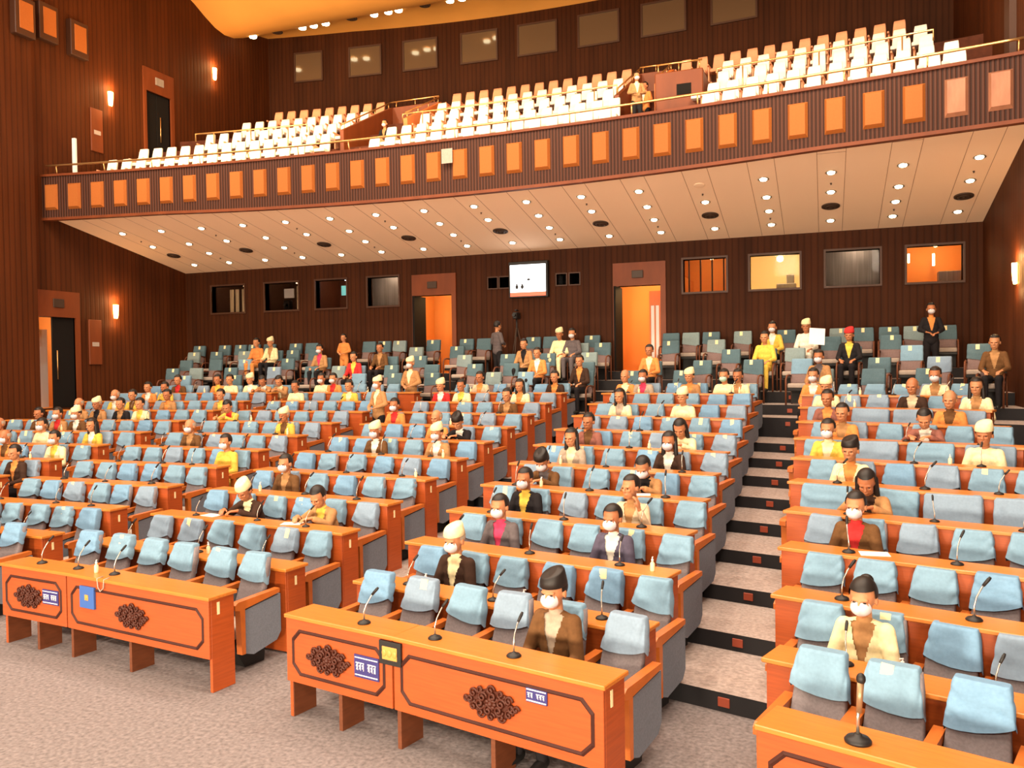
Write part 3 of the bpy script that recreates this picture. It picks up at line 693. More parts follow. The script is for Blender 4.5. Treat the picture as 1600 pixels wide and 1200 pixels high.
# ------------------------------------------------------------------ desks
def desk_mesh(L_, front):
    me = {}
    h = L_ / 2
    me['desktop'] = mk('desktop', lambda bm: bm_box(bm, -h - .03, h + .03, -.03, .33, .895, .93, .006), M['desk_top_lit'])
    if not front:
        me['front_panel'] = mk('front_panel', lambda bm: bm_box(bm, -h, h, .0, .03, .02, .895, .003), M['desk'])
        me['end_panel'] = mk('end_panel', lambda bm: bm_box(bm, -.015, .015, .03, .31, .0, .895, .003), M['desk'])
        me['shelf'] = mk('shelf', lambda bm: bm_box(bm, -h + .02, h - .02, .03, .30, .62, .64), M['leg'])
    return me
def octo(w, h, c):
    return [(-w + c, -h), (w - c, -h), (w, -h + c), (w, h - c), (w - c, h), (-w + c, h), (-w, h - c), (-w, -h + c)]
def f_mould(w, h, c, x0, z0):
    def fn(bm):
        P = octo(w, h, c); Q = octo(w - .03, h - .03, c - .010)
        a = [bm.verts.new((x0 + p[0], -.002, z0 + p[1])) for p in P]; b = [bm.verts.new((x0 + (p[0] + q[0]) / 2, -.016, z0 + (p[1] + q[1]) / 2)) for p, q in zip(P, Q)]; c_ = [bm.verts.new((x0 + p[0], -.002, z0 + p[1])) for p in Q]
        for i in range(8):
            j = (i + 1) % 8; bm.faces.new((a[i], a[j], b[j], b[i])); bm.faces.new((b[i], b[j], c_[j], c_[i]))
    return fn
def f_carve(x0, z0, seed=3, w=.24, h=.13):
    def fn(bm):
        rnd = random.Random(seed)
        # interlaced scrolls in an oval cartouche
        def spiral(cx, cz, r0, turns, sgn, r=.009, yy=-.012):
            pts = []
            for k in range(18):
                t = k / 17; an = sgn * t * turns * 2 * math.pi; rr = r0 * (1 - .8 * t)
                pts.append((x0 + cx + rr * math.cos(an), yy - .01 * t, z0 + cz + rr * math.sin(an)))
            bm_tube(bm, pts, r, 6)
        n = 12
        for k in range(n):
            an = 2 * math.pi * k / n
            spiral(w * .78 * math.cos(an), h * .76 * math.sin(an), .038, 1.3, 1 if k % 2 else -1)
        for k in range(6):
            an = 2 * math.pi * k / 6 + .3
            spiral(w * .42 * math.cos(an), h * .42 * math.sin(an), .042, 1.4, -1 if k % 2 else 1, .010, -.018)
        for k in range(7): an = 2 * math.pi * k / 7; bm_ell(bm, (x0 + .035 * math.cos(an), -.02, z0 + .03 * math.sin(an)), (.02, .012, .016), 8, 6)
        bm_ell(bm, (x0, -.02, z0), (.022, .022, .022), 10, 8)
        for sx in (-1, 1): spiral(sx * w * .95, 0, .03, 1.2, sx, .009); 
    return fn
def f_backing(x0, z0, w, h):
    def fn(bm):
        n = 28; pts = []
        for k in range(n):
            an = 2 * math.pi * k / n; q = 1 + .07 * math.cos(an * 8)
            pts.append((x0 + w * q * math.cos(an), z0 + h * q * math.sin(an)))
        bm_prism(bm, pts, 1, -.009, -.001)
    return fn
def lettering(x0, z0, w, h, groups, seed=1):
    """small white headline script marks in groups"""
    def fn(bm):
        rnd = random.Random(seed); tot = sum(groups) + len(groups) - 1; u = w / tot; x = x0 - w / 2
        for g in groups:
            bm_box(bm, x, x + g * u - .2 * u, -.016, -.013, z0 + h * .32, z0 + h * .42)
            for k in range(g):
                cx = x + (k + .4) * u
                bm_box(bm, cx + .18 * u, cx + .30 * u, -.016, -.013, z0 - h * .42, z0 + h * .32)
                pts = [(cx - .25 * u, -.0145, z0 + rnd.uniform(-.05, .2) * h), (cx - .02 * u, -.0145, z0 + rnd.uniform(.05, .25) * h), (cx + .1 * u, -.0145, z0 - .05 * h), (cx - .1 * u, -.0145, z0 - rnd.uniform(.2, .4) * h)]
                bm_tube(bm, pts, h * .07, 5)
            x += (g + 1) * u
    return fn
def front_desk(xa, xb, lbl, ornaments, legs, signs, right_end=True, left_end=True, group='front row desks with carved panels'):
    cx = (xa + xb) / 2; L_ = math.hypot(xb - xa, arc(7.05, xb) - arc(7.05, xa)); th = math.atan2(arc(7.05, xb) - arc(7.05, xa), xb - xa)
    r_ = ob('carved_front_desk', None, None, (cx, (arc(7.05, xa) + arc(7.05, xb)) / 2, 0), (0, 0, th), lbl, 'desk', group)
    h = L_ / 2
    ob('desktop', mk('desktop', lambda bm: bm_box(bm, -h - .01, h + .02, -.02, .34, .895, .93, .006), M['desk_top_lit']), r_)
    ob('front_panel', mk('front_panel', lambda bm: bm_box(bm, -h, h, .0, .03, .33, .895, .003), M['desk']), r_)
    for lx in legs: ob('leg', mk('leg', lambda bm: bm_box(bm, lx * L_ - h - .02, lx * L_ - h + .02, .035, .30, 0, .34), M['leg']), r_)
    if right_end: ob('end_panel', mk('end_panel', lambda bm: (bm_box(bm, h - .035, h, .031, .31, .0, .895, .003)), M['desk']), r_)
    if left_end: ob('end_panel', mk('end_panel', lambda bm: bm_box(bm, -h, -h + .035, .031, .31, .0, .895, .003), M['desk']), r_)
    ob('moulding', mk('moulding', f_mould(h - .07, .205, .09, 0, .605), M['moulding']), r_)
    for ox in ornaments:
        c = ob('carved_ornament', mk('carved_ornament', f_carve(ox * h, .60), M['carving']), r_)
        ob('carved_backing', mk('carved_backing', f_backing(ox * h, .60, .20, .105), M['carving']), c)
    for (kind, sx, sz, w, hh, g) in signs:
        m1 = {'blue': 'sign_blue', 'plaque': 'sign_bright', 'dark': 'black'}[kind]
        s_ = ob('name_board', mk('name_board', lambda bm: bm_box(bm, sx * h - w / 2, sx * h + w / 2, -.026 if kind != 'blue' else -.012, -.001, sz - hh / 2, sz + hh / 2, .002), M[m1]), r_, label={'blue': 'navy name board with white lettering', 'plaque': 'bright blue plaque with small gold crest', 'dark': 'black framed gold plaque'}[kind])
        if kind == 'blue':
            ob('lettering', mk('lettering', lettering(sx * h, sz, w * .84, hh * .42, g), M['sign_text']), s_)
            ob('white_border', mk('white_border', lambda bm: [bm_box(bm, sx * h - w * .46, sx * h + w * .46, -.015, -.012, sz + q * hh * .38 - .004, sz + q * hh * .38 + .004) for q in (-1, 1)], M['sign_text']), s_)
        elif kind == 'plaque':
            ob('crest', mk('crest', lambda bm: (bm_box(bm, sx * h - .03, sx * h + .03, -.031, -.026, sz - .03, sz + .03, .003), bm_ell(bm, (sx * h, -.032, sz), (.018, .004, .018), 10, 6)), M['gold']), s_)
        else:
            ob('gold_inset', mk('gold_inset', lambda bm: (bm_box(bm, sx * h - w * .34, sx * h + w * .34, -.031, -.026, sz - hh * .28, sz + hh * .28, .003), [bm_ell(bm, (sx * h + q, -.032, sz), (.024, .006, .03), 10, 6) for q in (-.055, 0, .055)]), M['gold']), s_)
    if right_end and xb < 0: ob('seat_number_plate', mk('seat_number_plate', lambda bm: bm_box(bm, h, h + .004, .10, .13, .74, .86), M['paper']), r_)
    return r_, th, h
front_desk(-8.84, -7.72, 'left carved front desk of centre-left block, with navy name board', [-.12], [.02, .52], [('blue', .55, .63, .27, .16, (3, 3))], right_end=False)
front_desk(-7.70, -5.52, 'right carved front desk of centre-left block, with bright blue plaque', [-.02], [.01, .45], [('plaque', -.66, .71, .24, .23, 0)], left_end=False)
front_desk(-4.50, -3.30, 'left carved front desk of centre-right block, with navy name board', [-.16], [.02, .50], [('blue', .56, .62, .27, .19, (3, 3)), ('dark', 1.0, .79, .23, .19, 0)], right_end=False)
front_desk(-3.28, -1.42, 'right carved front desk of centre-right block, with small navy sign', [0.02], [.01, .5], [('blue', .44, .74, .18, .105, (2, 3))], left_end=False)
front_desk(-.40, 2.3, 'carved front desk of right block with one large microphone', [.1], [.02, .5], [])
front_desk(-12.95, -9.85, 'carved front desk of left block at the left picture edge', [.1], [.02, .5], [])

def line_desk(b, n):
    xa, xb = BEND[b]
    if b == 'F' and n > 6: xb = xb + .12 * (n - 6) * .5
    za = rowz(n); ya, yb_ = arc(rowB(n), xa), arc(rowB(n), xb)
    L_ = math.hypot(xb - xa, yb_ - ya); th = math.atan2(yb_ - ya, xb - xa); h = L_ / 2
    lb = 'orange wooden desk with full front panel, %s row of the %s' % (ORD[n - 1], BN[b])
    r_ = ob('bench_desk', None, None, ((xa + xb) / 2, (ya + yb_) / 2, za), (0, 0, th), lb, 'desk', 'long desks of the %s' % BN[b])
    key = (b, round(L_, 2))
    if key not in desk_cache: desk_cache[key] = desk_mesh(L_, False)
    me = desk_cache[key]
    ob('desktop', me['desktop'], r_); ob('front_panel', me['front_panel'], r_); ob('shelf', me['shelf'], r_)
    ob('end_panel', me['end_panel'], r_, (-h + .015, 0, 0)); e = ob('end_panel', me['end_panel'], r_, (h - .015, 0, 0))
    ob('seat_number_plate', plate2, e)
desk_cache = {}
plate2 = mk('seat_number_plate', lambda bm: bm_box(bm, .015, .019, .14, .17, .72, .82), M['paper'])
ROWS = {'R': range(1, 12), 'C': range(1, 12), 'L': range(1, 12), 'F': range(1, 12), 'Z': range(4, 12)}
for b in 'RCLFZ':
    for n in ROWS[b]:
        if n > 1: line_desk(b, n)

# ------------------------------------------------------------------ people
def remesh(bm, vox, smooth=2):
    me = D.meshes.new('tmp'); bm.to_mesh(me); bm.free()
    o = D.objects.new('tmp', me); COL.objects.link(o)
    md = o.modifiers.new('r', 'REMESH'); md.mode = 'VOXEL'; md.voxel_size = vox; md.use_smooth_shade = True
    if smooth: s = o.modifiers.new('s', 'SMOOTH'); s.iterations = smooth; s.factor = .5
    dg = bpy.context.evaluated_depsgraph_get(); ev = o.evaluated_get(dg)
    out = D.meshes.new_from_object(ev); D.objects.remove(o); D.meshes.remove(me)
    return out
def V(*a): return Vector(a)
HS = 1.17
POSES = {
 'A': dict(sp=[V(0, .0, .53), V(0, .03, .70), V(0, .02, .90), V(0, .0, 1.045)], hd=V(0, -.03, 1.235), hr=(R(8), 0, 0), el=[V(-.225, -.06, .74), V(.225, -.06, .74)], wr=[V(-.15, -.29, .70), V(.15, -.29, .70)], hdir=[V(.45, -.85, -.25), V(-.45, -.85, -.25)], kn=[V(-.11, -.42, .55), V(.11, -.42, .55)], an=[V(-.11, -.40, .09), V(.11, -.40, .09)]),
 'B': dict(sp=[V(0, .0, .53), V(0, -.02, .70), V(0, -.08, .89), V(0, -.13, 1.02)], hd=V(0, -.215, 1.19), hr=(R(30), 0, R(8)), el=[V(-.24, -.30, .86), V(.24, -.30, .86)], wr=[V(-.13, -.46, .965), V(.12, -.46, .965)], hdir=[V(.5, -.85, 0), V(-.5, -.85, 0)], kn=[V(-.11, -.42, .55), V(.11, -.42, .55)], an=[V(-.11, -.38, .09), V(.11, -.38, .09)]),
 'C': dict(sp=[V(0, .0, .53), V(0, .02, .70), V(0, .01, .90), V(0, -.01, 1.03)], hd=V(0, -.035, 1.235), hr=(R(5), 0, R(-15)), el=[V(-.26, -.10, .76), V(.26, -.16, .80)], wr=[V(-.14, -.30, .74), V(.22, -.26, 1.02)], hdir=[V(.4, -.85, -.2), V(-.2, .0, 1)], kn=[V(-.11, -.42, .55), V(.11, -.42, .55)], an=[V(-.11, -.40, .09), V(.11, -.40, .09)]),
 'D': dict(sp=[V(0, .0, .88), V(0, .0, 1.06), V(0, .0, 1.26), V(0, .0, 1.39)], hd=V(0, -.02, 1.595), hr=(R(5), 0, 0), el=[V(-.24, .0, 1.12), V(.24, .0, 1.12)], wr=[V(-.12, -.20, 1.06), V(.12, -.20, 1.04)], hdir=[V(.7, -.5, -.2), V(-.7, -.5, -.2)], kn=[V(-.09, -.02, .48), V(.09, -.02, .48)], an=[V(-.09, .02, .09), V(.09, .02, .09)])}
def hand(bm, w, d, side):
    d = d.normalized(); up = V(0, 0, 1); s = d.cross(up); s = s.normalized() if s.length > .1 else V(1, 0, 0); nrm = s.cross(d).normalized()
    if s.x * side < 0: s = -s       # s points outward (little finger side)
    c = w + d * .045
    for k, q in enumerate((-.024, -.008, .008, .024)):       # palm as four metacarpal ridges
        bm_caps(bm, w + s * q * .6, .016, w + d * .085 + s * q * 1.05, .013, 8)
    for k, (q, ln) in enumerate(((-.026, .062), (-.009, .074), (.009, .068), (.025, .052))):
        a = w + d * .088 + s * q * 1.05; b = a + d * ln * .45 - nrm * .006; e = b + d * ln * .36 - nrm * .018; g = e + d * ln * .2 - nrm * .018
        bm_caps(bm, a, .0092, b, .0088, 7); bm_caps(bm, b, .0088, e, .008, 7); bm_caps(bm, e, .008, g, .007, 7)
    a = w + d * .028 - s * .024; b = a + d * .032 - s * .028 - nrm * .006; e = b + d * .028 - s * .008 - nrm * .010
    bm_caps(bm, a, .013, b, .011, 7); bm_caps(bm, b, .011, e, .009, 7)
def torso(bm, P, g):
    sp = P['sp']
    bm_ell(bm, sp[0], (.155 + g, .115 + g, .12 + g)); bm_ell(bm, (sp[0] + sp[1]) / 2 + V(0, -.005, 0), (.15 + g, .112 + g, .13 + g)); bm_ell(bm, sp[1], (.148 + g, .108 + g, .13 + g))
    bm_ell(bm, (sp[1] + sp[2]) / 2, (.16 + g, .108 + g, .14 + g)); bm_ell(bm, sp[2], (.155 + g, .105 + g, .12 + g))
    q = sp[3] - (sp[3] - sp[2]) * .15
    bm_caps(bm, q + V(-.13, .01, -.035), .055 + g, q + V(0, .01, .0), .06 + g); bm_caps(bm, q + V(.13, .01, -.035), .055 + g, q + V(0, .01, .0), .06 + g)
def arms(bm, P, g, full=True):
    q = P['sp'][3]
    for i, sx in enumerate((-1, 1)):
        sh = q + V(sx * .148, .01, -.045)
        bm_caps(bm, sh, .056 + g, P['el'][i], .043 + g); bm_caps(bm, P['el'][i], .043 + g, P['wr'][i] if full else P['el'][i].lerp(P['wr'][i], .86), .030 + g * (1 if full else .8))
def legs(bm, P, g):
    for i, sx in enumerate((-1, 1)):
        h = P['sp'][0] + V(sx * .085, 0, 0 if P['kn'][i].z > .5 else -.05)
        bm_caps(bm, h, .085 + g, P['kn'][i], .06 + g); bm_caps(bm, P['kn'][i], .058 + g, P['an'][i], .040 + g)
def make_body(k):
    P = POSES[k]; bm = bmesh.new(); torso(bm, P, -.012); arms(bm, P, -.006); legs(bm, P, -.01)
    for i, sx in enumerate((-1, 1)):
        hand(bm, P['wr'][i], P['hdir'][i], sx)
        bm_caps(bm, P['an'][i] + V(0, .02, -.05), .035, P['an'][i] + V(0, -.13, -.055), .03)
    from mathutils import Euler
    E_ = Euler(P['hr']).to_matrix() * HS; H = P['hd']
    def hp(x, y, z): return H + E_ @ V(x, y, z)
    bm_caps(bm, P['sp'][3] + V(0, .01, -.02), .056, hp(0, .015, -.06), .052)
    bm_ell(bm, hp(0, .01, .025), (.078, .096, .098), 20, 14, E_); bm_ell(bm, hp(0, -.028, -.045), (.060, .062, .068), 18, 12, E_); bm_ell(bm, hp(0, -.045, -.092), (.03, .03, .022), 12, 8, E_)
    bm_ell(bm, hp(0, -.075, .018), (.055, .018, .016), 12, 8, E_)      # brow
    bm_caps(bm, hp(0, -.088, .012), .009, hp(0, -.107, -.022), .014, 8)   # nose
    for sx in (-1, 1):
        bm_ell(bm, hp(sx * .012, -.098, -.026), (.010, .010, .008), 8, 6, E_)
        bm_ell(bm, hp(sx * .080, .01, -.01), (.010, .020, .030), 10, 8, E_)    # ears
        bm_ell(bm, hp(sx * .035, -.070, -.02), (.022, .018, .018), 10, 8, E_)   # cheeks
    bm_ell(bm, hp(0, -.088, -.056), (.024, .010, .006), 10, 6, E_); bm_ell(bm, hp(0, -.087, -.067), (.020, .010, .006), 10, 6, E_)
    return remesh(bm, .0075, 2)
def cutV(me, P, zb):
    bm = bmesh.new(); bm.from_mesh(me); sp = P['sp']; zt = sp[3].z
    kill = []
    for f in bm.faces:
        c = f.calc_center_median(); t = (c.z - sp[0].z) / (zt - sp[0].z); yc = sp[0].y + (sp[3].y - sp[0].y) * t
        if c.y < yc - .03 and abs(c.x) < .01 + max(0, c.z - zb) * .25 and c.z > zb: kill.append(f)
        elif c.z > zt + .035 and abs(c.x) < .09: kill.append(f)
    bmesh.ops.delete(bm, geom=kill, context='FACES'); bm.to_mesh(me); bm.free()
    return me
bodies = {}
def build_pose(k):
    P = POSES[k]; r = {}
    r['body'] = make_body(k)
    bm = bmesh.new(); torso(bm, P, .012); arms(bm, P, .012, False); jk = remesh(bm, .010, 3)
    r['closed'] = jk.copy()
    b2 = bmesh.new(); b2.from_mesh(r['closed']); zt = P['sp'][3].z
    bmesh.ops.delete(b2, geom=[f for f in b2.faces if f.calc_center_median().z > zt + .045 and abs(f.calc_center_median().x) < .08], context='FACES'); b2.to_mesh(r['closed']); b2.free()
    r['jacket'] = cutV(jk, P, P['sp'][1].z + .03)
    bm = bmesh.new(); torso(bm, P, .002); bm_caps(bm, P['sp'][3] + V(0, .005, -.02), .062, P['sp'][3] + V(0, -.005, .03), .058); r['shirt'] = remesh(bm, .014, 2)
    bm = bmesh.new(); bm_ell(bm, P['sp'][0], (.16, .12, .10)); legs(bm, P, .008); r['trousers'] = remesh(bm, .016, 2)
    bm = bmesh.new()
    for i in (0, 1):
        a = P['an'][i]; bm_caps(bm, a + V(0, .03, -.04), .045, a + V(0, -.05, -.045), .042); bm_caps(bm, a + V(0, -.05, -.045), .042, a + V(0, -.14, -.055), .034)
    r['shoes'] = remesh(bm, .014, 1)
    bodies[k] = r
for k in POSES: build_pose(k)
# head gear in head space
def shell(name, r_, c, keep, m, extra=None):
    def fn(bm):
        bm_ell(bm, c, r_, 26, 18)
        bmesh.ops.delete(bm, geom=[v for v in bm.verts if not keep(v.co)], context='VERTS')
        if extra: extra(bm)
    return mk(name, fn, m)
def hair_keep(co): return not (co.y < -.035 and co.z < .068 + co.y * .0) and not (co.z < -.045) and not (co.y < .0 and co.z < -.0 and abs(co.x) > .05)
hair_me = shell('hair', (.086, .103, .103), (0, .014, .032), hair_keep, M['hair'])
hairg_me = shell('hair', (.085, .102, .100), (0, .016, .028), lambda c: hair_keep(c) and c.z < .075, M['hair_grey'])
def ex_long(bm):
    bm_caps(bm, (0, .075, .02), .062, (0, .095, -.20), .05)
    for sx in (-1, 1): bm_caps(bm, (sx * .072, .02, .03), .028, (sx * .085, -.005, -.17), .026)
long_me = shell('hair', (.088, .106, .105), (0, .014, .032), hair_keep, M['hair'], ex_long)
def ex_bun(bm): bm_ell(bm, (0, .09, .09), (.045, .04, .04), 14, 10)
bun_me = shell('hair', (.087, .105, .106), (0, .014, .034), hair_keep, M['hair'], ex_bun)
def f_topi(bm):
    n = 24; rows = []
    for z, r_, tl in ((.045, .088, 0), (.05, .092, 0), (.085, .088, .0), (.125, .080, .014), (.136, .072, .018), (.139, .03, .018)):
        rows.append([bm.verts.new((r_ * math.cos(2 * math.pi * k / n), .005 + r_ * 1.14 * math.sin(2 * math.pi * k / n), z + tl * math.sin(2 * math.pi * k / n) + .012 * math.cos(2 * math.pi * k / n) * (z > .09))) for k in range(n)])
    for p, q in zip(rows, rows[1:]):
        for k in range(n): f = bm.faces.new((p[k], p[(k + 1) % n], q[(k + 1) % n], q[k])); f.smooth = True
    bm.faces.new(rows[-1])
topi = {c: mk('cap', f_topi, m_) for c, m_ in (('black', M['hair']), ('cream', clothm('cream')), ('red', clothm('red')))}
def f_mask(bm):
    bm_ell(bm, (0, -.046, -.040), (.066, .079, .054), 22, 16)
    bmesh.ops.delete(bm, geom=[v for v in bm.verts if v.co.y > -.045], context='VERTS')
mask_me = mk('face_mask', f_mask, M['mask']); maskg_me = mk('face_mask', f_mask, M['maskg'])
eyes_me = mk('eyes', lambda bm: [bm_ell(bm, (sx * .031, -.083, .003), (.011, .006, .006), 10, 6) for sx in (-1, 1)], M['eye'])
def setmat(o, m):
    if not o.data.materials: o.data.materials.append(m)
    o.material_slots[0].link = 'OBJECT'; o.material_slots[0].material = m
CN = dict(sand='sand-coloured', darkbrown='dark brown')
npl = 0
def person(loc, th, spec, where, group, sc=1.0, turn=0):
    global npl
    npl += 1
    jk, sh, hd, mk_, pose = (spec.split() if isinstance(spec, str) else spec)
    closed = jk in ('cream', 'yellow', 'orange', 'white', 'red') and jk == sh or jk == sh
    lb = 'person in %s %s' % (CN.get(jk, jk), 'top' if closed else 'jacket and %s shirt' % CN.get(sh, sh))
    lb += {'topi_black': ', black cap', 'topi_cream': ', cream cap', 'topi_red': ', red cap', 'long': ', long dark hair', 'bun': ', tied dark hair', 'bald': ', bald head'}.get(hd, '')
    if mk_ in 'mg' and len(lb.split()) < 9: lb += ', face mask'
    r_ = ob('person', None, None, loc, (0, 0, th + turn), lb + ', ' + where, 'person', group, scale=(sc, sc, sc))
    b = bodies[pose]; P = POSES[pose]
    for nm, me, m_ in (('body', b['body'], M['skin'] if npl % 3 else M['skin2']), ('jacket', b['closed' if closed else 'jacket'], clothm(jk)), ('shirt', b['shirt'], clothm(sh)), ('trousers', b['trousers'], clothm('black' if not closed else jk)), ('shoes', b['shoes'], M['black'])):
        if nm == 'shirt' and closed: continue
        o = ob(nm, me, r_); setmat(o, m_)
    hats = {'hair': [('hair', hair_me)], 'long': [('hair', long_me)], 'bun': [('hair', bun_me)], 'bald': [('hair', hairg_me)], 'topi_black': [('hair', hair_me), ('cap', topi['black'])], 'topi_cream': [('hair', hairg_me if npl % 2 else hair_me), ('cap', topi['cream'])], 'topi_red': [('hair', hair_me), ('cap', topi['red'])]}[hd]
    for nm, me in hats + [('eyes', eyes_me)] + ([('face_mask', mask_me if mk_ == 'm' else maskg_me)] if mk_ in 'mg' else []):
        ob(nm, me, r_, P['hd'], P['hr'], scale=(HS, HS, HS * (.84 if nm == 'hair' and 'topi' in hd else 1)))
    return r_
SEATED = {
    ('C', 1, 1): (0.02, 'brown sand topi_black m A'),
    ('C', 2, 4): (-0.03, 'darkbrown cream topi_cream m A'),
    ('C', 3, 4): (0.05, 'grey pink hair m A'),
    ('C', 4, 4): (-0.05, 'black yellow hair m A'),
    ('C', 5, 4): (-0.09, 'brown grey topi_black m B'),
    ('C', 3, 1): (-0.07, 'navy white hair m A'),
    ('C', 4, 1): (-0.12, 'beige tan hair n C'),
    ('C', 5, 1): (-0.12, 'tan black hair m B'),
    ('C', 6, 1): (-0.05, 'darkbrown white long m A'),
    ('C', 7, 1): (0.01, 'cream cream long n B'),
    ('C', 9, 2): (0.12, 'cream cream topi_cream n A'),
    ('C', 6, 4): (-0.09, 'sand cream long n A'),
    ('C', 7, 4): (-0.12, 'mauve brown hair n A'),
    ('C', 9, 4): (-0.11, 'cream sand long n A'),
    ('C', 11, 5): (-0.02, 'orange cream bald n A'),
    ('C', 11, 4): (-0.12, 'sand pink hair m A'),
    ('C', 11, 2): (-0.11, 'tan orange topi_cream n A'),
    ('C', 11, 1): (0.12, 'cream cream hair g A'),
    ('C', 11, 0): (-0.12, 'cream tan hair n A'),
    ('R', 2, 1): (-0.09, 'cream tan bun m A'),
    ('R', 4, 1): (-0.07, 'brown red hair m A'),
    ('R', 5, 1): (-0.12, 'tan darkbrown long n B'),
    ('R', 6, 1): (-0.06, 'cream orange topi_black n A'),
    ('R', 7, 0): (0.12, 'yellow cream hair m A'),
    ('R', 8, 1): (-0.12, 'orange tan hair n A'),
    ('R', 9, 0): (0.12, 'mauve orange hair n A'),
    ('R', 10, 0): (0.12, 'cream cream topi_cream n A'),
    ('R', 11, 0): (-0.12, 'orange white hair m A'),
    ('R', 7, 3): (-0.01, 'cream cream topi_cream n A'),
    ('R', 8, 3): (0.12, 'mauve white hair n B'),
    ('R', 9, 3): (-0.12, 'orange brown bald n A'),
    ('R', 10, 3): (0.12, 'darkbrown beige bald n A'),
    ('R', 11, 4): (0.12, 'cream tan hair m A'),
    ('R', 10, 5): (0.12, 'cream tan long n A'),
    ('L', 3, 3): (-0.12, 'darkbrown cream topi_cream n B'),
    ('L', 4, 4): (0.12, 'brown tan hair m A'),
    ('L', 3, 1): (0.11, 'tan yellow hair n B'),
    ('F', 5, 0): (-0.12, 'yellow yellow hair m A'),
    ('L', 6, 3): (-0.1, 'brown white topi_cream m A'),
    ('F', 7, 1): (0.03, 'yellow brown topi_cream n A'),
    ('F', 6, 4): (0.12, 'brown tan bald m A'),
    ('Z', 11, 4): (0.12, 'orange yellow hair n A'),
    ('Z', 11, 3): (-0.01, 'cream cream hair n A'),
    ('Z', 9, 0): (-0.1, 'tan yellow hair n A'),
    ('F', 8, 5): (-0.12, 'yellow red hair n B'),
    ('F', 10, 5): (-0.0, 'cream cream hair n A'),
    ('F', 11, 5): (0.04, 'cream cream hair m A'),
    ('F', 10, 2): (0.02, 'yellow cream hair n A'),
    ('Z', 11, 0): (0.12, 'tan cream hair n B'),
    ('Z', 11, 1): (0.12, 'tan white hair n B'),
    ('Z', 11, 2): (0.12, 'cream white topi_cream n A'),
    ('F', 11, 4): (-0.12, 'orange red hair m A'),
    ('L', 8, 5): (0.12, 'orange red hair m A'),
    ('F', 11, 0): (0.12, 'tan cream topi_cream m D'),
    ('L', 10, 5): (0.12, 'red white topi_cream n A'),
    ('L', 10, 4): (0.12, 'cream yellow hair n A'),
    ('L', 11, 4): (0.12, 'beige orange hair n A'),
    ('L', 7, 1): (0.11, 'black white topi_black n B'),
    ('L', 6, 1): (0.11, 'tan white topi_cream m A'),
    ('L', 7, 2): (0.07, 'orange tan bald n A'),
    ('L', 10, 1): (-0.02, 'cream orange long n A'),
    ('L', 9, 1): (0.11, 'brown tan hair n A'),
    ('L', 11, 0): (-0.09, 'darkbrown orange hair n A'),
    ('Z', 6, 6): (0.02, 'orange tan bald n A'),
    ('Z', 7, 6): (-0.12, 'brown white hair n A'),
    ('Z', 7, 5): (-0.12, 'tan red hair m A'),
    ('Z', 8, 6): (-0.12, 'tan white bald m A'),
    ('Z', 7, 4): (-0.12, 'brown white topi_cream m A'),
    ('Z', 9, 6): (-0.12, 'yellow white bald m A'),
    ('Z', 9, 5): (-0.12, 'yellow brown hair n A'),
    ('Z', 10, 6): (-0.12, 'orange white hair n A'),
    ('Z', 10, 5): (-0.12, 'yellow yellow hair n A'),
    ('Z', 9, 3): (-0.12, 'tan orange hair n A'),
    ('Z', 11, 6): (-0.12, 'brown red hair n A'),
    ('Z', 8, 3): (0.08, 'cream yellow hair n A'),
    ('Z', 8, 4): (0.04, 'black tan hair n A'),
    ('Z', 6, 4): (0.12, 'cream cream hair m A'),
    ('Z', 8, 5): (-0.12, 'tan black topi_cream n A'),
    ('Z', 6, 1): (-0.12, 'yellow white long n A'),
    ('Z', 5, 1): (0.11, 'cream yellow hair m A'),
    ('Z', 5, 3): (-0.12, 'orange brown bald m A'),
    ('Z', 4, 0): (-0.12, 'darkbrown orange hair n A'),
}

people = SEATED
SHORT = {'R': 'right block', 'C': 'centre-right block', 'L': 'centre-left block', 'F': 'left block', 'Z': 'far-left block'}
for b in 'RCLFZ':
    for n in ROWS[b]:
        wide = (b, n) in WIDE
        xs_ = BSEAT[b]
        if wide: xs_ = [-.08, .6, 1.25, 1.9]
        if b == 'R' and n == 1: xs_ = xs_[:4]
        for i, x in enumerate(xs_):
            chair(b, n, i, x, wide, i == len(xs_) - 1, people)
            if (b, n, i) in people:
                dx, sp = people[(b, n, i)]; p, th = seat_pos[(b, n, i)]
                person(p + Vector((dx * math.cos(th), dx * math.sin(th) + .0, .0)), th, sp, '%s row, %s' % (ORD[n - 1], SHORT[b]), 'people seated at the desks', 1.03)

# ------------------------------------------------------------------ armchairs on the back tiers
me_ab = mk('backrest', lambda bm: slab(bm, .215, .205, .40, .95, .10, .22, .045), M['mauve'])
me_as = mk('seat', lambda bm: bm_box(bm, -.205, .205, -.24, .12, .36, .46, .03, 3), M['cushion'])
def f_aa(bm):
    bm_tube(bm, [(0, .17, .62), (0, -.05, .64), (0, -.18, .62), (0, -.25, .54), (0, -.26, .40), (0, -.26, .0)], .020, 8); bm_tube(bm, [(0, .17, .62), (0, .19, .0)], .018, 8)
me_aa = mk('armrest', f_aa, M['leg'])
me_af = mk('frame', lambda bm: (bm_box(bm, -.21, .21, -.23, .14, .30, .36, .01), bm_box(bm, -.19, .19, .02, .06, .02, .31)), M['black'])
acov = [mk('seat_cover', f_cover(81 + i, .222, .214, .66, .965, .165, .222, .056, .0, .006), M[['teal', 'teal', 'tealpale', 'teal', 'cover2', 'cover'][i]]) for i in range(6)]
me_atag = mk('paper_tag', lambda bm: bm_box(bm, -.035, .035, -.006, .0, -.055, .05, .001), M['paper'])
